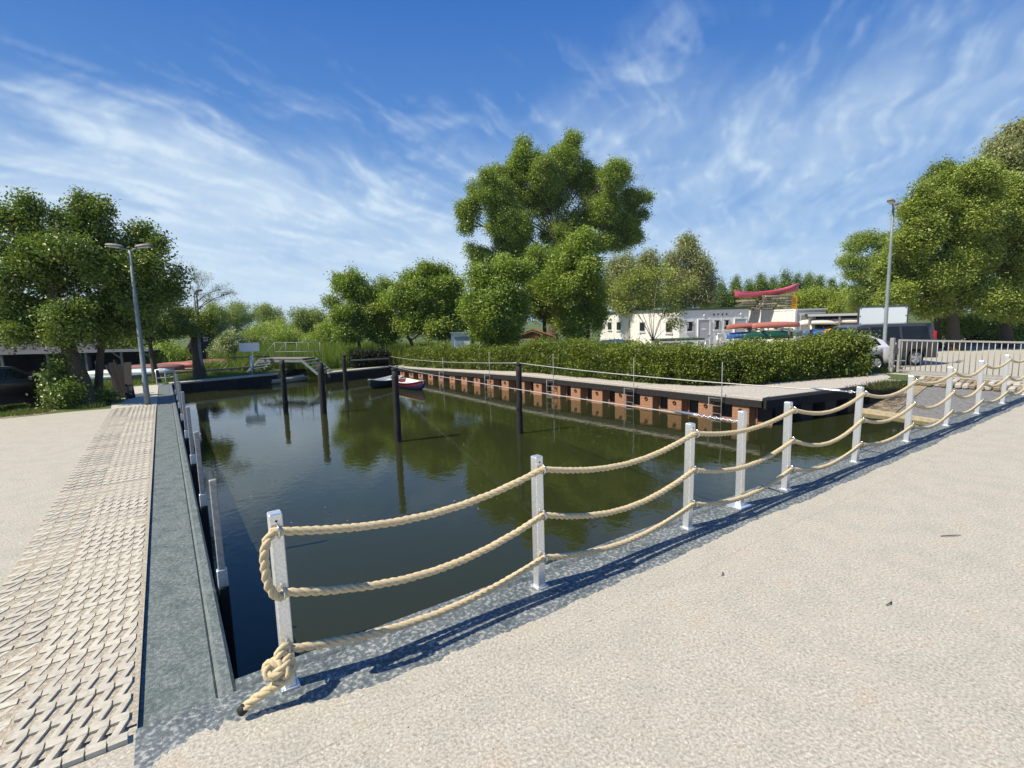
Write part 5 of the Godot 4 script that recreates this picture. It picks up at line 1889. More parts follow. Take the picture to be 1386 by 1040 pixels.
func build_left_buildings() -> void:
	# low open boat shed with a thin pale roof edge, behind the leaning tree
	var o := thing("boat_shed", "low open boat shed with thin flat roof behind the leaning tree", "shed", Vector3(-26.7, -0.3, -34.6), 0.28)
	var st: SurfaceTool
	frame_box(o, "roof", Vector3(-2.0, 1.28, -1.2), Vector3(8.6, 0.07, 3.4), M.grey_roof, Basis(Vector3(0, 0, 1), -0.015))
	frame_box(o, "roof_edge", Vector3(-2.0, 1.28, 0.52), Vector3(8.6, 0.05, 0.05), M.coping, Basis(Vector3(0, 0, 1), -0.015))
	frame_box(o, "back_wall", Vector3(-2.0, 0.62, -2.6), Vector3(8.4, 1.25, 0.08), M.soot)
	for x in [-6.1, -3.7, -1.6, 0.4, 2.1]:
		frame_box(o, "post", Vector3(x, 0.62, 0.4), Vector3(0.12, 1.26, 0.12), M.grey_timber)
	for x in [0.4, 2.1]:
		st = begin()
		beam(st, Vector3(x, 0.75, 0.4), Vector3(x - 0.5, 1.2, 0.4), 0.07, 0.08)
		put(st, "brace", M.grey_timber, o)
	frame_box(o, "side_wall", Vector3(-6.2, 0.62, -1.2), Vector3(0.08, 1.24, 2.8), M.soot)
	o = thing("storage_box", "dark blue storage box standing under the boat shed roof", "box", Vector3(-30.3, -0.3, -35.6), 0.28)
	frame_box(o, "body", Vector3(0, 0.48, 0), Vector3(2.1, 0.95, 1.1), M.blue_bin)
	frame_box(o, "lid", Vector3(0, 0.98, 0.0), Vector3(2.18, 0.07, 1.18), M.blue_bin)
	frame_box(o, "lid_label", Vector3(-0.3, 0.72, 0.553), Vector3(0.55, 0.07, 0.006), M.white_panel)
	# building with white panels and grey pitched roof at the far left
	o = thing("club_house", "dark building with white window panels and grey pitched roof", "building", Vector3(-38.0, -0.3, -39.2), 0.5)
	frame_box(o, "wall", Vector3(-3, 0.55, -2), Vector3(9.0, 1.1, 4.0), M.soot)
	for k in 7:
		var n := frame_box(o, "window", Vector3(-6.6 + k * 1.02, 0.58, 0.02), Vector3(0.94, 0.72, 0.05), M.frame_dark)
		frame_box(n, "pane", Vector3(-6.6 + k * 1.02, 0.58, 0.05), Vector3(0.82, 0.6, 0.02), M.white_panel)
	st = begin()
	prism(st, PackedVector2Array([v2(-4.3, 1.1), v2(0.3, 1.1), v2(-2.0, 2.1)]), -7.8, 1.8, Transform3D(Basis(Vector3(0, 0, 1), Vector3.UP, Vector3(-1, 0, 0)) * Basis(), Vector3(-3, 0, 0)))
	put(st, "roof", M.grey_roof, o)
	# dark hut with a steep thatched roof
	o = thing("thatched_hut", "dark hut with steep thatched roof behind the farther lamp", "hut", Vector3(-23.3, -0.25, -39.5), 0.32)
	st = begin()
	prism(st, PackedVector2Array([v2(-1.55, 0), v2(1.55, 0), v2(1.55, 0.6), v2(0, 2.9), v2(-1.55, 0.6)]), -3.5, 0.0)
	put(st, "wall", M.soot, o)
	for s in [-1.0, 1.0]:
		st = begin()
		var a := Vector3(s * 1.95, 0.2, 0)
		var b := Vector3(0, 3.12, 0)
		var d := (b - a).normalized()
		box(st, (a + b) * 0.5 + Vector3(0, 0, -1.7), Vector3(a.distance_to(b) + 0.1, 0.28, 4.1), Basis(d, Vector3(0, 0, 1).cross(d), Vector3(0, 0, 1)))
		put(st, "roof", M.thatch, o)
	var w1 := frame_box(o, "window", Vector3(-0.95, 0.75, 0.02), Vector3(0.34, 0.6, 0.05), M.white_paint)
	frame_box(w1, "pane", Vector3(-0.95, 0.75, 0.05), Vector3(0.22, 0.48, 0.012), M.glass_dark)
	var w2 := frame_box(o, "window", Vector3(0.95, 0.72, 0.02), Vector3(0.36, 0.34, 0.05), M.white_paint)
	frame_box(w2, "pane", Vector3(0.95, 0.72, 0.05), Vector3(0.26, 0.24, 0.012), M.glass_dark)
	var w3 := frame_box(o, "window", Vector3(-0.2, 1.75, 0.02), Vector3(0.26, 0.3, 0.05), M.white_paint)
	frame_box(w3, "pane", Vector3(-0.2, 1.75, 0.05), Vector3(0.18, 0.22, 0.012), M.glass_dark)
	frame_box(o, "door", Vector3(0.1, 0.55, 0.02), Vector3(0.7, 1.1, 0.05), M.frame_dark)
	# leaning stack of dark boards beside the slim trunk
	o = thing("board_stack", "dark timber boards leaning in a stack beside the slim trunk", "timber stack", Vector3(-15.3, -0.18, -19.6), -0.6)
	rng.seed = 51
	for k in 7:
		st = begin()
		var x := -0.2 + k * 0.2
		beam(st, Vector3(x + 0.55, 0.02, rng.randf_range(-0.2, 0.2)), Vector3(x - 0.5, 1.25 + rng.randf_range(-0.12, 0.1), rng.randf_range(-0.3, 0.3)), 0.22, 0.05)
		put(st, "board", M.black_timber, o)
	for k in 2:
		st = begin()
		beam(st, Vector3(-0.55, 0.0, -0.3 + 0.6 * k), Vector3(-0.75, 1.4, -0.3 + 0.6 * k), 0.09, 0.09)
		put(st, "prop", M.black_timber, o)
	# wooden pavilion with an orange roof half hidden by the alders
	o = thing("wooden_pavilion", "orange brown wooden pavilion with pitched roof behind the hedge", "pavilion", Vector3(1.0 + 0.25, -0.2, -29.6), -0.12)
	o.scale = Vector3.ONE * 0.86
	for s in [-1.0, 1.0]:
		st = begin()
		var a := Vector3(s * 1.5, 1.72, 0)
		var b := Vector3(0, 2.3, 0)
		var d := (b - a).normalized()
		box(st, (a + b) * 0.5 + Vector3(0, 0, -0.9), Vector3(a.distance_to(b) + 0.05, 0.07, 2.6), Basis(d, Vector3(0, 0, 1).cross(d), Vector3(0, 0, 1)))
		put(st, "roof", M.orange_timber, o)
	st = begin()
	prism(st, PackedVector2Array([v2(-1.35, 1.72), v2(1.35, 1.72), v2(0, 2.2)]), 0.2, 0.26)
	put(st, "gable", M.orange_timber, o)
	for x in [-1.2, 0.25, 1.2]:
		for z in [0.2, -1.9]:
			frame_box(o, "post", Vector3(x, 0.86, z), Vector3(0.14, 1.72, 0.14), M.orange_timber)
	for y in [0.3, 0.48, 0.66, 0.84]:
		frame_box(o, "rail_board", Vector3(-0.6, y, 0.24), Vector3(1.9, 0.13, 0.04), M.orange_timber)
	frame_box(o, "white_notice", Vector3(0.75, 1.45, 0.22), Vector3(0.45, 0.3, 0.03), M.white_paint)

func build_greens() -> void:
	clumps["broad"] = leaf_clump(22, 0.3, 0.095, 0.07, 0.1, 1)
	clumps["broadfar"] = leaf_clump(36, 0.46, 0.125, 0.085, 0.15, 2)
	clumps["hedge"] = leaf_clump(26, 0.26, 0.075, 0.05, 0.05, 7)
	clumps["fine"] = leaf_clump(30, 0.45, 0.16, 0.045, 0.25, 3)
	var grass := blade_clump(16, 0.14, 0.16, 0.014, 0.25, 4)
	var reed := blade_clump(14, 0.25, 0.95, 0.03, 0.12, 5)
	var weed := blade_clump(14, 0.2, 0.42, 0.045, 0.3, 6)
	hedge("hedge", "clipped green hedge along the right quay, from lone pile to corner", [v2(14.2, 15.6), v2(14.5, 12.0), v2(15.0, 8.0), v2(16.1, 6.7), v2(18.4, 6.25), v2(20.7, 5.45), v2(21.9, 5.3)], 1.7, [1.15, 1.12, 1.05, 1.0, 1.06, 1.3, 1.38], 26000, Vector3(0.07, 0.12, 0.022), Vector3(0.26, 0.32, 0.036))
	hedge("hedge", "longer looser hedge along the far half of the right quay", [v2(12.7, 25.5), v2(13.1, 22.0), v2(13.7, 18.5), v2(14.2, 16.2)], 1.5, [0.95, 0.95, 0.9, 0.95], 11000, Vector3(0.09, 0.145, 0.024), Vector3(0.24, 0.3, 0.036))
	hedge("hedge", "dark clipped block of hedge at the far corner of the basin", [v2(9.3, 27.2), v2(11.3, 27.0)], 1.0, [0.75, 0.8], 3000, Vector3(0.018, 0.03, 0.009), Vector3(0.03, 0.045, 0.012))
	# greenery at the edges
	blades("reeds", "tall green reeds growing behind the footbridge and far quay", [v2(5.5, 31), v2(7.9, 27.2), v2(9.2, 27.6), v2(14, 26.8), v2(18, 30), v2(16, 44), v2(2, 48), v2(3.0, 36)], reed, 3800, 1.0, Vector3(0.15, 0.23, 0.035), Vector3(0.24, 0.32, 0.06))
	blades("reeds", "low green rushes beside the dark wooden rail", [v2(1.6, 30.6), v2(5.0, 29.8), v2(4.6, 36), v2(1.8, 37)], weed, 700, 1.0, Vector3(0.14, 0.21, 0.033), Vector3(0.22, 0.29, 0.05))
	blades("grass", "short green grass on the lawn of the left bank", [v2(-9, 16.9), v2(-3.2, 17.0), v2(-2.0, 17.2), v2(-1.9, 26.2), v2(4.8, 27.4), v2(4.6, 33), v2(-9, 33)], grass, 5200, 1.0, Vector3(0.12, 0.18, 0.033), Vector3(0.19, 0.24, 0.06), -0.3)
	blades("grass", "grass tufts round the foot of the right lamp and gate post", [v2(20.9, 4.9), v2(23.0, 3.9), v2(24.6, 4.6), v2(24.3, 5.6), v2(21.5, 5.6)], grass, 320, 1.1, Vector3(0.07, 0.11, 0.02), Vector3(0.13, 0.17, 0.04))
	blades("weeds", "weeds growing on the earth bank beside the slipway", [v2(17.6, 2.45), v2(19.3, 2.5), v2(19.6, 3.0), v2(17.4, 3.5)], grass, 90, 1.0, Vector3(0.05, 0.07, 0.02), Vector3(0.1, 0.13, 0.03))
	# leaves and fluff drifting on the water
	var one := leaf_clump(1, 0.01, 0.06, 0.035, 0.0, 9, 0.05)
	var drift := []
	var hues := []
	rng.seed = 88
	bumpy.seed = 15
	bumpy.frequency = 0.35
	while drift.size() < 420:
		var q := v2(rng.randf_range(0.25, 12.0), rng.randf_range(0.3, 24.0))
		if bumpy.get_noise_2d(q.x, q.y) < 0.12 + 0.03 * q.x:
			continue
		var at := P(q.x, q.y, 0)
		drift.append(Transform3D(Basis(Vector3.UP, rng.randf() * TAU).scaled(Vector3(1, 0.06, 1) * rng.randf_range(0.4, 1.1)), Vector3(at.x, WATER + 0.004, at.z)))
		var g := rng.randf_range(0.05, 0.22)
		hues.append(Color(g * 1.1, g, g * 0.45) if rng.randf() < 0.75 else Color(0.4, 0.4, 0.36))
	var dr := copies(one, drift, hues, "drifting_leaves", M.leaf)
	tag(dr, "small leaves and fluff drifting on the dark water", "leaves")
	dr.set_meta("kind", "stuff")
	# loose stones on the gravel near the camera
	var st := begin()
	rng.seed = 70
	soft_box(st, Vector3.ZERO, Vector3(1.0, 0.62, 0.8), 0.22)
	var stone := done(st)
	var places := []
	var tints := []
	for k in 5200:
		var q := v2(rng.randf_range(-3.5, 9.0), -0.62 - 3.4 * pow(rng.randf(), 1.5))
		var sz := 0.0035 + 0.011 * pow(rng.randf(), 4)
		if k > 4500:
			q = v2(rng.randf_range(-0.5, 12.0), rng.randf_range(-0.62, -0.12))
			sz *= 0.7
		places.append(Transform3D(turned(sz, 0.4), P(q.x, q.y, (0.02 if q.y > -0.66 else 0.008))))
		var g := rng.randf_range(0.3, 0.62)
		tints.append(Color(g, g * 0.9, g * 0.75))
	var m := mat("stone", Color.WHITE, 0.9)
	m.vertex_color_use_as_albedo = true
	var o := copies(stone, places, tints, "loose_stones", m)
	tag(o, "loose pale grit scattered over the gravel and slab", "grit")
	o.set_meta("kind", "stuff")

func build_trees() -> void:
	# the left bank
	tree("alder_tree", "big dark alder with thick leaning trunk beside the parked dark car", "trees on the left bank", "alder", Vector3(-14.28, -0.11, -16.85), [Vector3(0.03, 0.05, 0), Vector3(-0.06, 0.87, 0), Vector3(-0.26, 1.74, 0), Vector3(-0.39, 2.71, 0), Vector3(-0.52, 3.9, 0), Vector3(-0.67, 4.84, 0)], 0.31, [[-0.96,6.56,-0.06,0.34,0.34], [-1.39,6.15,-0.2,0.59,0.44], [-1.88,6.07,-0.21,0.49,0.49], [-0.27,5.99,-0.4,0.63,0.49], [-1.14,5.34,-0.32,0.93,0.59], [-2.23,5.15,-0.42,0.68,0.68], [0.64,5.1,0.46,0.68,0.54], [-1.43,4.28,0.04,0.78,0.59], [-0.52,3.93,-0.53,0.83,0.59], [-2,3.42,-0.17,0.78,0.63], [-1.64,3.03,-0.51,0.88,0.54], [0.18,2.93,0.46,0.83,0.49], [-1.47,2.42,0.04,0.83,0.34], [-0.05,2.35,0.23,0.63,0.29], [-2.28,2.64,-0.04,0.61,0.44], [-0.78,4.57,-0.08,0.73,0.59]], 1800)
	tree("alder_tree", "alder with slim upright trunk between the leaning trunk and near lamp", "trees on the left bank", "alder", Vector3(-14.68, -0.13, -17.84), [Vector3(0.02, 0.13, 0), Vector3(0.23, 1.17, 0), Vector3(0.5, 2.46, 0), Vector3(0.73, 3.72, 0), Vector3(0.86, 4.96, 0)], 0.14, [[0.62,6.81,0.24,0.23,0.34], [0.85,6.47,0.21,0.52,0.36], [0.91,5.88,0.2,0.62,0.52], [0.59,5.34,-0.43,0.72,0.57], [1.9,5.71,-0.16,0.41,0.28], [2.45,5.8,0.11,0.23,0.23], [1.96,5.18,-0.27,0.62,0.52], [2.98,5.2,0.17,0.31,0.34], [0.22,4.67,-0.16,0.93,0.62], [1.86,4.47,0.47,0.88,0.62], [2.84,4.32,0.48,0.67,0.57], [0.62,3.69,-0.5,0.93,0.67], [2.34,3.56,0.32,0.78,0.62], [0.44,3.09,0.36,0.88,0.57], [1.02,2.9,-0.65,0.93,0.57], [2.8,3.93,-0.25,0.41,0.47], [0.73,2.46,0.24,0.78,0.36]], 1600)
	tree("alder_tree", "small alder right of the near lamp, its trunk leaning slightly left", "trees on the left bank", "alder", Vector3(-17.57, -0.25, -25.14), [Vector3(0, 0.04, 0), Vector3(-0.1, 1.03, 0), Vector3(-0.14, 1.94, 0), Vector3(0.11, 3.19, 0)], 0.16, [[-0.03,3.56,-0.58,0.87,0.73], [-0.13,2.7,-0.05,0.87,0.58], [0.89,2.81,-0.17,0.66,0.58], [1,4.15,0.31,0.73,0.58], [-0.9,2.31,-0.46,0.73,0.44]], 700)
	tree("alder_tree", "gnarled tree with leaning dark trunk directly behind the far left lamp", "trees on the left bank", "sparse", Vector3(-16.5, -0.25, -26.82), [Vector3(0.04, 0.04, 0), Vector3(-0.03, 1.25, 0), Vector3(-0.08, 2.22, 0), Vector3(-0.22, 3.1, 0)], 0.3, [[-0.37,3.26,-0.21,0.78,0.47], [-1.31,2.67,-0.42,0.62,0.43], [0.48,2.93,-0.35,0.62,0.47], [0.12,2.57,0.27,0.93,0.39], [-0.54,3.38,0.11,0.54,0.39]], 420)
	tree("bare_tree", "thin nearly bare tree with a few leaves above the dark hut", "trees on the left bank", "bare", Vector3(-18.34, -0.25, -30), [Vector3(0.02, 0.21, 0), Vector3(0.11, 1.94, 0), Vector3(0.18, 3.44, 0), Vector3(0.21, 4.5, 0)], 0.11, [[-0.41,5.96,0.33,0.39,0.7], [0.35,5.65,0.31,0.35,0.61], [0.88,5.39,0.33,0.52,0.52], [1.69,4.79,0.15,0.52,0.35], [0.24,4.51,-0.09,0.61,0.61], [1.25,4.25,0.44,0.61,0.43], [2.13,4.58,-0.09,0.35,0.22]], 90)
	tree("white_flowering_shrub", "round shrub covered in creamy white blossom beside the dark hut", "shrubs on the left bank", "blossom", Vector3(-20.07, -0.25, -36), [], 0.06, [[0.14,1.45,0.18,0.73,0.78], [0.83,1.79,0.16,0.57,0.57], [-0.62,1.03,-0.26,0.52,0.57], [0.3,0.81,0.02,0.83,0.52], [1.09,1.42,0.12,0.42,0.47]], 420)
	tree("green_shrub", "round green shrub between the boat shed and the dark hut", "shrubs on the left bank", "bright", Vector3(-25.02, -0.25, -37), [], 0.05, [[0.09,0.67,0.03,1.07,0.64], [-0.85,0.46,-0.22,0.75,0.43], [1.18,0.51,0.41,0.64,0.48], [-0.23,1.08,-0.44,0.64,0.43]], 300)
	tree("green_shrub", "leafy shrub sprawling at the foot of the thick leaning trunk", "shrubs on the left bank", "alder", Vector3(-14.82, -0.11, -16.7), [], 0.03, [[0.34,0.56,0.25,0.34,0.36], [-0.18,0.78,-0.1,0.24,0.29], [0.11,0.26,-0.17,0.34,0.24], [0.11,0.25,0.2,0.29,0.19], [-0.38,0.59,-0.08,0.19,0.19], [-0.06,1.08,0.04,0.22,0.19], [0.18,1.46,-0.02,0.22,0.22]], 330)
	tree("green_shrub", "low leafy shrub right of the slim upright trunk", "shrubs on the left bank", "alder", Vector3(-14.39, -0.12, -17.6), [], 0.03, [[0.15,0.19,0.25,0.36,0.23], [-0.2,0.03,0.17,0.26,0.18], [0.33,0.06,0.12,0.26,0.15]], 130)
	# behind the left bank
	tree("willow_tree", "round dark willow at the far left end, above the boat shed roof", "willows on the skyline", "willow", Vector3(-44.64, -0.25, -46), [], 0.3, [[-1.48,2.87,-1.14,1.73,0.93], [2.29,2.62,0.76,1.73,0.87], [0.26,3.57,-0.49,1.33,0.8], [-2.62,3.11,-0.82,1.33,1.07], [-0.62,1.85,-0.93,1.47,0.93]], 520)
	tree("willow_tree", "round green willow behind the boat shed, right of the leaning trunk", "willows on the skyline", "willow", Vector3(-37.66, -0.25, -48), [], 0.3, [[-0.12,2.03,0.41,1.81,0.97], [1.86,1.71,0.35,1.67,0.9], [0.64,2.69,-0.05,1.39,0.83], [-2.31,1.78,-0.55,1.39,0.83], [0.87,1.62,0.86,1.53,0.97]], 520)
	tree("willow_tree", "pale round willow just right of the far left lamp", "willows on the skyline", "willow", Vector3(-45.67, -0.25, -78), [], 0.3, [[-0.24,4.13,-0.73,2.03,1.81], [-1.36,2.81,-0.87,2.03,1.58], [1.16,3.42,-0.94,1.81,1.81], [0.94,5.19,0.91,1.36,1.02], [-0.88,0.5,-1.6,2.49,1.58]], 520)
	tree("willow_tree", "tallest round willow behind the white flowering shrub", "willows on the skyline", "willow", Vector3(-42.67, -0.25, -80), [], 0.3, [[0.67,4.25,1.37,2.32,2.09], [1.5,3.55,0.48,2.09,1.86], [-1.45,3.4,-0.3,1.86,1.62], [0.22,5.43,-0.98,1.62,1.16], [0.35,0.4,0.59,2.55,1.62]], 520)
	tree("willow_tree", "darker round willow left of the gap of open sky", "willows on the skyline", "willow", Vector3(-39.94, -0.25, -84), [], 0.3, [[-1.07,4.02,-1.19,1.95,1.95], [1.23,3.72,-0.11,1.7,1.7], [0.61,4.92,0.39,1.46,1.1], [2.33,2.74,0.35,1.34,1.34], [0.6,0.18,1.24,2.68,1.7]], 520)
	tree("willow_bush", "broad bright willow bush behind the blank white sign", "bushes behind the footbridge", "bright", Vector3(-26.81, -0.25, -58), [], 0.12, [[0.21,1.52,1.43,2.35,1.68], [2.2,1.05,1.02,2.02,1.51], [-2.41,0.94,-0.46,1.68,1.26], [-0.29,2.47,-1.08,1.51,0.92], [3.57,0.68,0.82,1.68,1.18]], 520)
	tree("willow_bush", "tall bush right of the gap of open sky", "bushes behind the footbridge", "willow", Vector3(-25.86, -0.25, -64), [], 0.12, [[0.24,3.36,0.84,1.3,1.21], [0.35,2.62,-1.04,1.48,1.3], [-0.97,2.12,-0.07,1.48,1.3], [1.79,3.32,0.18,1.3,1.3], [2.74,2.12,0.49,1.3,1.3]], 520)
	tree("willow_bush", "bright yellow green bush behind the right footbridge stair", "bushes behind the footbridge", "bright", Vector3(-18, -0.25, -50), [], 0.12, [[-0.17,1.51,-0.18,1.3,0.94], [0.53,0.97,-0.54,1.16,0.87], [-0.99,0.89,0.07,1.16,0.87], [0.4,2.15,0.1,0.87,0.65]], 520)
	tree("willow_bush", "low willow bush between the flowering shrub and footbridge railing", "bushes behind the footbridge", "willow", Vector3(-26.62, -0.25, -52), [], 0.12, [[0.29,0.73,0.87,1.36,0.83], [-1.79,0.56,-0.63,1.06,0.75], [1.48,0.4,0.81,1.21,0.68]], 520)
	# the trees behind the far right quay
	tree("alder_tree", "young alder standing alone left of the group, above the reeds", "alders behind the quay", "alderfar", Vector3(-10.13, -0.25, -34), [Vector3(0.03, 0.44, 0), Vector3(0.03, 2.06, 0), Vector3(0.01, 4, 0)], 0.13, [[-0.51,4.88,0.01,0.79,0.89], [0.04,4.12,-0.58,1.18,0.99], [-0.56,3.14,0.52,0.99,0.89], [0.51,2.73,-0.36,1.08,0.99], [-1.04,5.34,-0.35,0.44,0.54], [-0.03,5.44,-0.11,0.49,0.59], [-1.66,4.05,-0.18,0.44,0.44], [-0.03,1.98,0.61,1.08,0.59]], 900)
	tree("alder_tree", "alder with two thin trunks beside the far end of the quay", "alders behind the quay", "alderfar", Vector3(-8.77, -0.25, -34.5), [Vector3(0.02, 0.37, 0), Vector3(0.17, 2.01, 0), Vector3(0.38, 3.97, 0)], 0.13, [[0.35,4.84,0.08,0.85,0.8], [0.81,3.85,0.61,1.2,1], [-0.24,2.71,-0.6,1.2,0.9], [1.1,2.49,0.27,0.9,0.8], [0.37,1.71,0.07,1.1,0.45], [-0.54,4.11,-0.5,0.7,0.7]], 800)
	tree("alder_tree", "alder with a crooked pale trunk above the left hedge", "alders behind the quay", "alderfar", Vector3(-6.34, -0.25, -32), [Vector3(0.03, 0.54, 0), Vector3(0.11, 1.32, 0), Vector3(-0.18, 1.93, 0), Vector3(0.24, 2.92, 0), Vector3(0.67, 4.27, 0)], 0.14, [[0.35,5.03,-0.47,0.93,0.83], [1.73,5.47,-0.64,0.93,0.74], [1.14,4.17,0.1,1.48,1.02], [-0.25,3.94,0.02,1.02,0.93], [2.15,3.43,-0.37,1.11,1.11], [0.33,2.65,0.04,1.3,0.83], [1.82,2.16,0.36,1.21,0.74], [1.4,5.77,0.08,0.56,0.42], [2.75,4.65,0.38,0.6,0.74]], 1500)
	tree("alder_tree", "narrow dark alder directly above the blue framed notice board", "alders behind the quay", "alderfar", Vector3(-3.75, -0.25, -33), [], 0.14, [[0.1,4.45,0.15,0.62,0.86], [0.33,3.1,-0.81,0.86,1.15], [0.7,1.89,-0.51,0.77,0.67], [-0.3,2.4,-0.17,0.67,0.96]], 600)
	tree("alder_tree", "bushy alder drooping over the hedge right of the notice board", "alders behind the quay", "alderfar", Vector3(-0.57, -0.13, -27.3), [Vector3(0.01, 0.48, 0), Vector3(-0.03, 1.86, 0), Vector3(-0.13, 3.81, 0)], 0.2, [[-0.88,4.59,0,0.87,0.87], [0,3.72,0.28,1.19,0.87], [-1.17,3.13,0.51,0.87,0.79], [-0.15,2.42,0.47,1.42,0.87], [0.28,1.53,-0.26,0.63,0.47], [0.61,4.9,-0.46,0.87,0.87], [-0.49,1.8,0.16,0.79,0.55], [0.95,3.01,-0.29,0.71,0.71]], 2000)
	tree("alder_tree", "slender alder between the drooping alder and the wooden pavilion", "alders behind the quay", "alderfar", Vector3(2.2, -0.21, -33), [Vector3(0, 0.2, 0), Vector3(-0.01, 2.2, 0), Vector3(-0.06, 4.54, 0)], 0.18, [[0.12,5.04,-0.49,1.24,1.24], [-0.25,6.15,-0.32,1.15,0.96], [-0.58,3.73,-0.32,1.34,1.24], [0.51,3.13,-0.36,0.96,0.86]], 1200)
	tree("alder_tree", "dark dense alder nearest the long white cabin wall", "alders behind the quay", "alderfar", Vector3(4.52, -0.11, -30), [Vector3(0.05, 0.26, 0), Vector3(0.01, 1.65, 0), Vector3(-0.14, 3.79, 0), Vector3(-0.3, 5.89, 0)], 0.16, [[-0.44,6.53,0.17,0.87,0.78], [-1.28,5.66,-0.36,1.22,1.04], [-0.02,4.85,0.33,1.04,0.96], [-1.35,3.94,0.03,1.48,1.04], [0.4,3.45,-0.44,0.87,1.13], [-0.62,2.44,-0.38,1.39,0.87], [-0.88,1.76,0.18,0.61,0.52], [0.74,2.49,-0.45,0.43,0.7]], 1900)
	# the big tree and its neighbours
	tree("poplar_tree", "tallest tree in the middle, a broad poplar with several leaders", "trees behind the cabin", "poplar", Vector3(4.08, -0.25, -50), [Vector3(-0.01, -0.58, 0), Vector3(0.2, 3.43, 0), Vector3(0.39, 6.95, 0), Vector3(0.31, 10.41, 0)], 0.55, [[1.66,17.5,-0.63,1.74,1.96], [-2.14,17.1,-0.32,1.74,1.81], [5.63,14.98,1.91,1.81,1.59], [8.08,13.64,-0.13,1.23,1.09], [-5.45,14.47,1.17,2.17,1.88], [-7.53,13.16,-0.48,1.16,1.3], [-8.03,11.56,0.08,0.58,1.01], [-0.34,14.25,-1.88,2.75,2.46], [4.55,12.51,-0.83,2.61,2.17], [7.82,10.27,-0.79,1.23,1.09], [-3.75,11.6,0.79,2.39,1.96], [1.25,10.8,-0.86,2.75,2.17], [6.2,9.7,-0.89,1.74,1.09], [-6.71,8.84,-0.92,1.3,1.09], [-0.35,15.54,0.61,1.74,1.88], [-3.96,8.97,-1.4,1.88,1.74], [-1.41,8.44,-1.74,2.17,1.74], [7.15,11.72,-0.65,1.59,1.45], [-3.78,16.01,-1.64,1.59,1.59], [3.43,15.54,-1.86,1.74,1.88], [8.76,12.11,-0.03,0.58,0.65]], 9000)
	tree("grey_willow_tree", "pale grey green willow with rounded top above the cabin roof", "trees behind the cabin", "grey", Vector3(14.53, -0.24, -43), [], 0.25, [[0.38,7.73,-0.04,0.93,1], [1.01,6.23,0.48,0.87,1], [-0.2,5.76,-0.6,1.25,1.25], [-0.98,6.99,-0.55,0.62,0.87], [0.71,4.54,0.05,1.5,1.12], [-0.75,4.17,-0.38,1.37,1], [0.1,8.59,-0.16,0.5,0.5], [1.89,4.22,-0.29,0.87,0.87]], 1500)
	tree("grey_willow_tree", "feathery grey willow behind the pruned tree with pale branches", "trees behind the cabin", "grey", Vector3(9.52, -0.25, -41), [], 0.25, [[-0.84,5.88,0.56,1.19,1.07], [0.7,5.01,-0.53,1.31,1.07], [1.78,4.14,-0.12,1.07,0.95], [-1.37,4.46,-0.28,1.19,1.07], [1.47,6.89,0.09,0.59,0.77], [-0.07,3.61,-0.28,1.54,0.71], [2.06,5.65,-0.33,0.71,0.83]], 1400)
	tree("pruned_tree", "small pruned tree with bare pale forked branches before the white cabin", "trees behind the cabin", "pruned", Vector3(5.97, 0, -21.5), [Vector3(0.03, 0.53, 0), Vector3(0.02, 1.34, 0)], 0.11, [[-1.01,3.73,-0.14,0.69,0.5], [-0.64,4.11,-0.16,0.5,0.37], [0.11,4.04,0.47,0.69,0.37], [0.64,3.27,0.34,0.69,0.5], [-1.3,2.91,0.04,0.5,0.37], [0.7,2.61,-0.13,0.62,0.37], [1.24,3.65,0.15,0.37,0.37], [-0.06,3.31,-0.22,0.81,0.56], [1,2.05,-0.07,0.37,0.25], [-1.56,3.42,0.25,0.37,0.31]], 170)
	# the row behind the containers
	tree("young_poplar_tree", "first tree from the left in the dark row behind the containers", "dark tree row behind the containers", "conifer", Vector3(26.2, -0.25, -68), [], 0.12, [[-0.16,6.46,0.04,0.3,0.89], [-0.18,5.48,0.39,0.69,0.99], [-0.49,4.43,0.76,1.08,1.18], [-0.35,3.09,0.73,1.38,1.38], [-0.17,1.55,0.36,1.38,1.28]], 480)
	tree("young_poplar_tree", "second tree from the left in the dark row behind the containers", "dark tree row behind the containers", "conifer", Vector3(29.3, -0.25, -71), [], 0.12, [[-0.34,6.26,0.42,0.31,0.93], [-0.22,5.26,0.45,0.72,1.03], [-0.55,4.16,0.83,1.13,1.23], [-0.1,2.76,0.07,1.44,1.44], [-0.13,1.14,0.25,1.44,1.34]], 480)
	tree("young_poplar_tree", "third tree from the left in the dark row behind the containers", "dark tree row behind the containers", "conifer", Vector3(32.57, -0.25, -74), [], 0.12, [[-0.14,7.12,-0.16,0.32,0.97], [-0.01,6.07,-0.14,0.75,1.07], [-0.46,4.91,0.49,1.18,1.29], [0.28,3.46,-0.87,1.5,1.5], [-0.53,1.77,1.08,1.5,1.39]], 480)
	tree("young_poplar_tree", "fourth tree from the left in the dark row behind the containers", "dark tree row behind the containers", "conifer", Vector3(31.7, -0.25, -68), [], 0.12, [[-0.27,6.41,0.12,0.3,0.89], [-0.23,5.44,0.31,0.69,0.99], [-0.31,4.4,0.15,1.08,1.18], [-0.45,3.04,0.76,1.38,1.38], [0.26,1.48,-0.66,1.38,1.28]], 480)
	tree("young_poplar_tree", "fifth tree from the left in the dark row behind the containers", "dark tree row behind the containers", "conifer", Vector3(34.74, -0.25, -71), [], 0.12, [[-0.34,7.13,0.17,0.31,0.93], [-0.45,6.1,0.69,0.72,1.03], [-0.18,5.05,-0.2,1.13,1.23], [-0.54,3.62,0.84,1.44,1.44], [-0.03,2.01,-0.09,1.44,1.34]], 480)
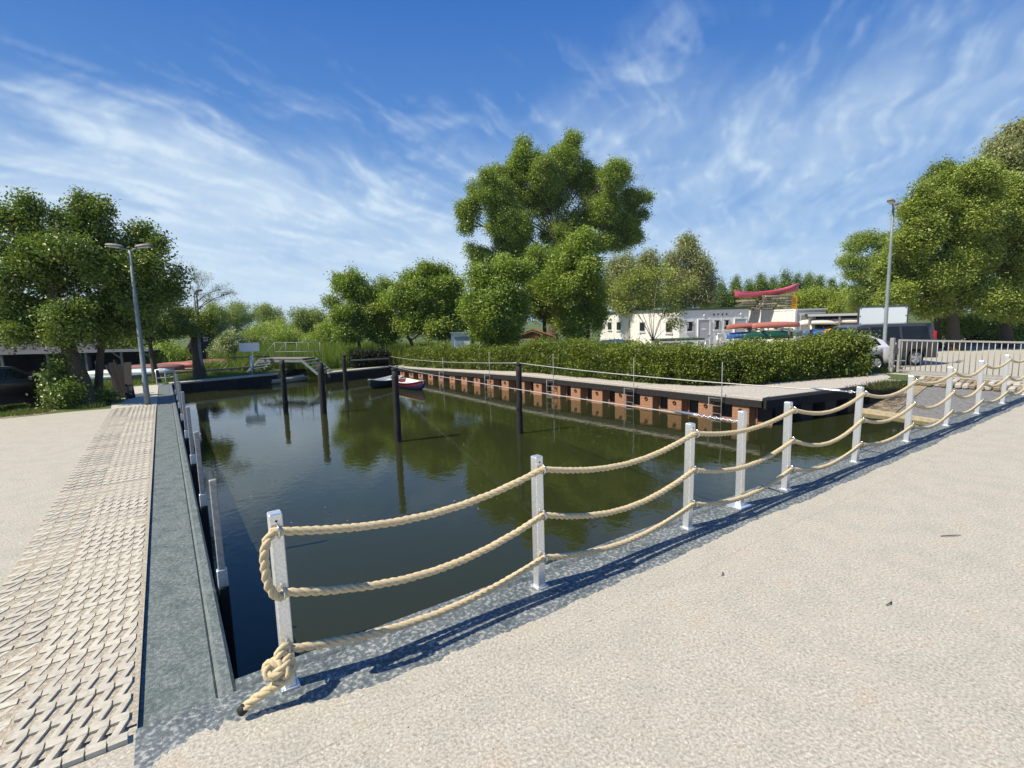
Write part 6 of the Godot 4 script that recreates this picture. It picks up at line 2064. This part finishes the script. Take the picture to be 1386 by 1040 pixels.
	tree("young_poplar_tree", "sixth tree from the left in the dark row behind the containers", "dark tree row behind the containers", "conifer", Vector3(38.02, -0.25, -74), [], 0.12, [[-0.38,6.75,0.22,0.32,0.97], [-0.05,5.72,-0.12,0.75,1.07], [0.15,4.59,-0.85,1.18,1.29], [0.23,3.1,-0.69,1.5,1.5], [-0.14,1.41,0.17,1.5,1.39]], 480)
	tree("young_poplar_tree", "seventh tree from the left in the dark row behind the containers", "dark tree row behind the containers", "conifer", Vector3(36.52, -0.25, -68), [], 0.12, [[-0.08,6.99,-0.4,0.3,0.89], [-0.04,6.01,-0.2,0.69,0.99], [-0.42,4.95,0.22,1.08,1.18], [-0.53,3.59,0.71,1.38,1.38], [0.02,2.05,-0.19,1.38,1.28]], 480)
	tree("young_poplar_tree", "eighth tree from the left in the dark row behind the containers", "dark tree row behind the containers", "conifer", Vector3(39.77, -0.25, -71), [], 0.12, [[-0.26,6.92,-0.09,0.31,0.93], [0.22,5.94,-0.68,0.72,1.03], [0.15,4.84,-0.83,1.13,1.23], [-0.03,3.4,-0.23,1.44,1.44], [-0.25,1.78,0.31,1.44,1.34]], 480)
	tree("young_poplar_tree", "ninth tree from the left in the dark row behind the containers", "dark tree row behind the containers", "conifer", Vector3(43.05, -0.25, -74), [], 0.12, [[-0.03,7.4,-0.55,0.32,0.97], [-0.64,6.28,0.77,0.75,1.07], [-0.77,5.15,0.73,1.18,1.29], [-0.09,3.71,-0.14,1.5,1.5], [0.05,2.02,-0.25,1.5,1.39]], 480)
	tree("young_poplar_tree", "tenth tree from the left in the dark row behind the containers", "dark tree row behind the containers", "conifer", Vector3(41.14, -0.25, -68), [], 0.12, [[-0.59,6.34,0.46,0.3,0.89], [-0.06,5.41,-0.18,0.69,0.99], [0.08,4.37,-0.67,1.08,1.18], [-0.3,3,0.25,1.38,1.38], [-0.15,1.45,0.14,1.38,1.28]], 480)
	tree("young_poplar_tree", "eleventh tree from the left in the dark row behind the containers", "dark tree row behind the containers", "conifer", Vector3(44.59, -0.25, -71), [], 0.12, [[-0.56,6.27,0.36,0.31,0.93], [-0.37,5.27,0.31,0.72,1.03], [0.2,4.2,-0.84,1.13,1.23], [-0.3,2.77,0.25,1.44,1.44], [0.54,1.13,-0.96,1.44,1.34]], 480)
	tree("young_poplar_tree", "twelfth tree from the left in the dark row behind the containers", "dark tree row behind the containers", "conifer", Vector3(48.07, -0.25, -74), [], 0.12, [[0.05,5.8,-0.58,0.32,0.97], [-0.06,4.73,-0.15,0.75,1.07], [-0.59,3.57,0.45,1.18,1.29], [0.56,2.09,-1.04,1.5,1.5], [-0.03,0.4,0.01,1.5,1.39]], 480)
	tree("hazel_bush", "leftmost of the four bright bushes below the dark tree row", "bright bushes behind the kayak shed", "bright", Vector3(28.86, -0.23, -52), [], 0.08, [[-0.24,3.99,0.12,0.98,0.83], [-0.87,3.12,0.26,0.98,0.9], [0.92,3.1,-0.68,0.98,0.9], [-0.1,2.22,0.01,1.21,0.75]], 420)
	tree("hazel_bush", "second from the left of the four bright bushes below the dark tree row", "bright bushes behind the kayak shed", "bright", Vector3(30.74, -0.2, -52), [], 0.08, [[-0.37,3.91,0.3,0.98,0.83], [-0.76,3.05,0.03,0.98,0.9], [0.21,3.01,0.53,0.98,0.9], [0.02,2.14,-0.21,1.21,0.75]], 420)
	tree("hazel_bush", "third from the left of the four bright bushes below the dark tree row", "bright bushes behind the kayak shed", "bright", Vector3(32.62, -0.17, -52), [], 0.08, [[-0.25,3.84,0.08,0.98,0.83], [-0.93,2.97,0.29,0.98,0.9], [0.77,2.94,-0.4,0.98,0.9], [0.25,2.06,-0.57,1.21,0.75]], 420)
	tree("hazel_bush", "rightmost of the four bright bushes below the dark tree row", "bright bushes behind the kayak shed", "bright", Vector3(34.5, -0.15, -52), [], 0.08, [[-0.67,3.75,0.69,0.98,0.83], [-0.73,2.9,-0.05,0.98,0.9], [0.29,2.87,0.32,0.98,0.9], [0.39,1.99,-0.76,1.21,0.75]], 420)
	# the right hand trees
	tree("lime_tree", "great rounded lime above the dark van, left of the cascade tree", "big trees on the right", "lime", Vector3(25.19, 0, -29), [Vector3(0.05, -0.66, 0), Vector3(-0.15, 1.86, 0), Vector3(-0.47, 4.73, 0)], 0.4, [[-0.19,9.1,-0.84,1.39,0.92], [-0.22,9.12,0.62,1.13,0.71], [-2.78,7.75,0.53,1.05,1.05], [-3.49,5.96,0.94,1.18,1.26], [0.3,7.05,-1.73,1.64,1.39], [-0.11,7.27,0.68,1.51,1.39], [-2.98,4.33,-0.26,1.01,1.09], [-1.28,4.5,0.1,1.77,1.39], [1.1,5.27,-0.47,1.51,1.39], [-1.5,3.06,-0.31,1.39,0.84], [0.69,3.32,-0.73,1.39,1.01], [-3.73,3.16,0.62,0.76,0.59], [-0.89,2.3,-0.57,1.01,0.34], [0.98,3.04,0.47,1.09,0.92]], 6800)
	tree("lime_tree", "lime with hanging leaf cascades at the right edge behind the gate", "big trees on the right", "lime", Vector3(29.19, 0, -30), [Vector3(0.08, -0.85, 0), Vector3(-0.17, 1.76, 0), Vector3(-0.37, 4.73, 0)], 0.35, [[-0.69,6.87,-0.1,1.39,1.43], [-0.36,4.85,0.46,1.13,1.3], [-1.02,3.04,0.5,1.13,0.96], [0.12,7.91,-0.08,1.22,1.22], [-0.9,8.51,0.09,1.13,0.96], [0.39,5.86,0.65,1.52,2.17], [2.28,3.01,-0.83,1.3,1.57], [-1.01,5.19,-0.22,0.87,1.13], [-0.72,2.18,0.96,0.96,0.52]], 4400)
	tree("silver_willow_tree", "feathery silver willow, tallest at the upper right corner", "big trees on the right", "grey", Vector3(33.91, 0, -33), [Vector3(0.1, -0.98, 0), Vector3(-0.32, 3.06, 0), Vector3(-1.02, 7.66, 0), Vector3(-1.66, 10.79, 0)], 0.35, [[-3.39,11.48,0.34,0.77,0.96], [-2.49,12.63,0.05,0.48,0.81], [-3.5,12.37,-0.26,0.43,0.33], [-1.12,10.88,-0.69,1.24,1.15], [-0.69,12.11,-0.1,1.24,1.53], [-1.77,9.07,1.34,1.91,1.72], [-1.59,13.27,-0.23,0.48,0.57], [-2.62,10.36,0.08,0.77,0.67]], 1700)
	tree("leafy_sapling", "dark twiggy tree top poking out above the great lime", "big trees on the right", "sparse", Vector3(25.93, 0, -31), [Vector3(0.07, -0.94, 0), Vector3(-0.32, 4.05, 0), Vector3(-0.68, 9.17, 0)], 0.18, [[-0.69,10.39,-0.05,0.49,0.49], [-0.92,9.92,-0.15,0.49,0.4], [-0.2,9.88,-0.08,0.4,0.4], [-1.42,9.1,0.01,0.4,0.4], [-0.03,10.61,-0.19,0.27,0.31]], 230)
	tree("acacia_tree", "layered acacia with open tiers left of the right lamp", "big trees on the right", "acacia", Vector3(31.95, -0.04, -45), [Vector3(0.22, 0.61, 0), Vector3(0.02, 3.69, 0), Vector3(-0.35, 7.48, 0)], 0.22, [[-0.99,8.51,0.28,1.7,0.52], [-2.12,7.75,0.15,0.98,0.46], [0.9,8.02,-0.53,1.04,0.52], [-1.27,6.53,0.86,1.96,0.59], [-2.12,5.55,0.34,1.17,0.46], [0.3,4.89,-0.87,1.83,0.59], [-2.11,4.03,0.65,1.04,0.46], [1.27,3.57,-0.82,1.7,0.78], [1.3,6.22,-0.29,1.04,0.91], [-0.75,2.94,0.16,1.7,0.65]], 1300)
	tree("dark_hedge_tree", "dark shady undergrowth tree low behind the van and gate", "big trees on the right", "alderfar", Vector3(30.49, 0, -34), [], 0.15, [[-0.95,1.28,0.39,1.28,0.79], [1.39,1.21,-0.56,1.38,0.89], [3.11,0.91,-0.76,1.28,0.79], [-1.89,0.92,0.51,0.99,0.64], [3.79,1.15,0.04,1.28,0.99], [1.83,0.31,-0.14,1.97,0.49]], 900)

# ---------------------------------------------------------------- the scene
func _ready() -> void:
	var cam := Camera3D.new()
	cam.name = "camera"
	cam.fov = 74.0
	cam.near = 0.05
	cam.far = 2000.0
	var pitch := deg_to_rad(-7.22)
	var roll := deg_to_rad(-1.496)
	cam.basis = Basis(Vector3.RIGHT, pitch) * Basis(Vector3(0, 0, 1), roll)
	cam.position = Vector3(0, 2.4, 0)
	add_child(cam)
	cam.current = true
	var env := Environment.new()
	env.background_mode = Environment.BG_SKY
	env.sky = Sky.new()
	env.sky.sky_material = make_sky()
	env.background_energy_multiplier = 1.0
	env.tonemap_mode = Environment.TONE_MAPPER_LINEAR
	env.tonemap_exposure = 1.3
	env.sdfgi_enabled = true
	env.ssao_enabled = true
	env.ssil_enabled = true
	env.fog_enabled = true
	env.fog_density = 0.0002
	env.fog_light_color = Color(0.78, 0.86, 0.95)
	var around := WorldEnvironment.new()
	around.name = "surroundings"
	around.environment = env
	add_child(around)
	var sun := DirectionalLight3D.new()
	sun.name = "sun"
	sun.light_energy = 1.6
	sun.light_color = Color(1.0, 0.95, 0.87)
	sun.light_angular_distance = 0.5
	sun.shadow_enabled = true
	add_child(sun)
	sun.look_at_from_position(Vector3.ZERO, Vector3(0.584, -0.772, -0.25), Vector3.UP)
	make_materials()
	build_ground()
	build_quays()
	build_slipway()
	build_pavers()
	build_cabin()
	build_left_buildings()
	build_greens()
	build_trees()
	build_bridge()
	build_street_things()
	build_boats()
	build_cars()
	build_water_gear()
	build_fence()
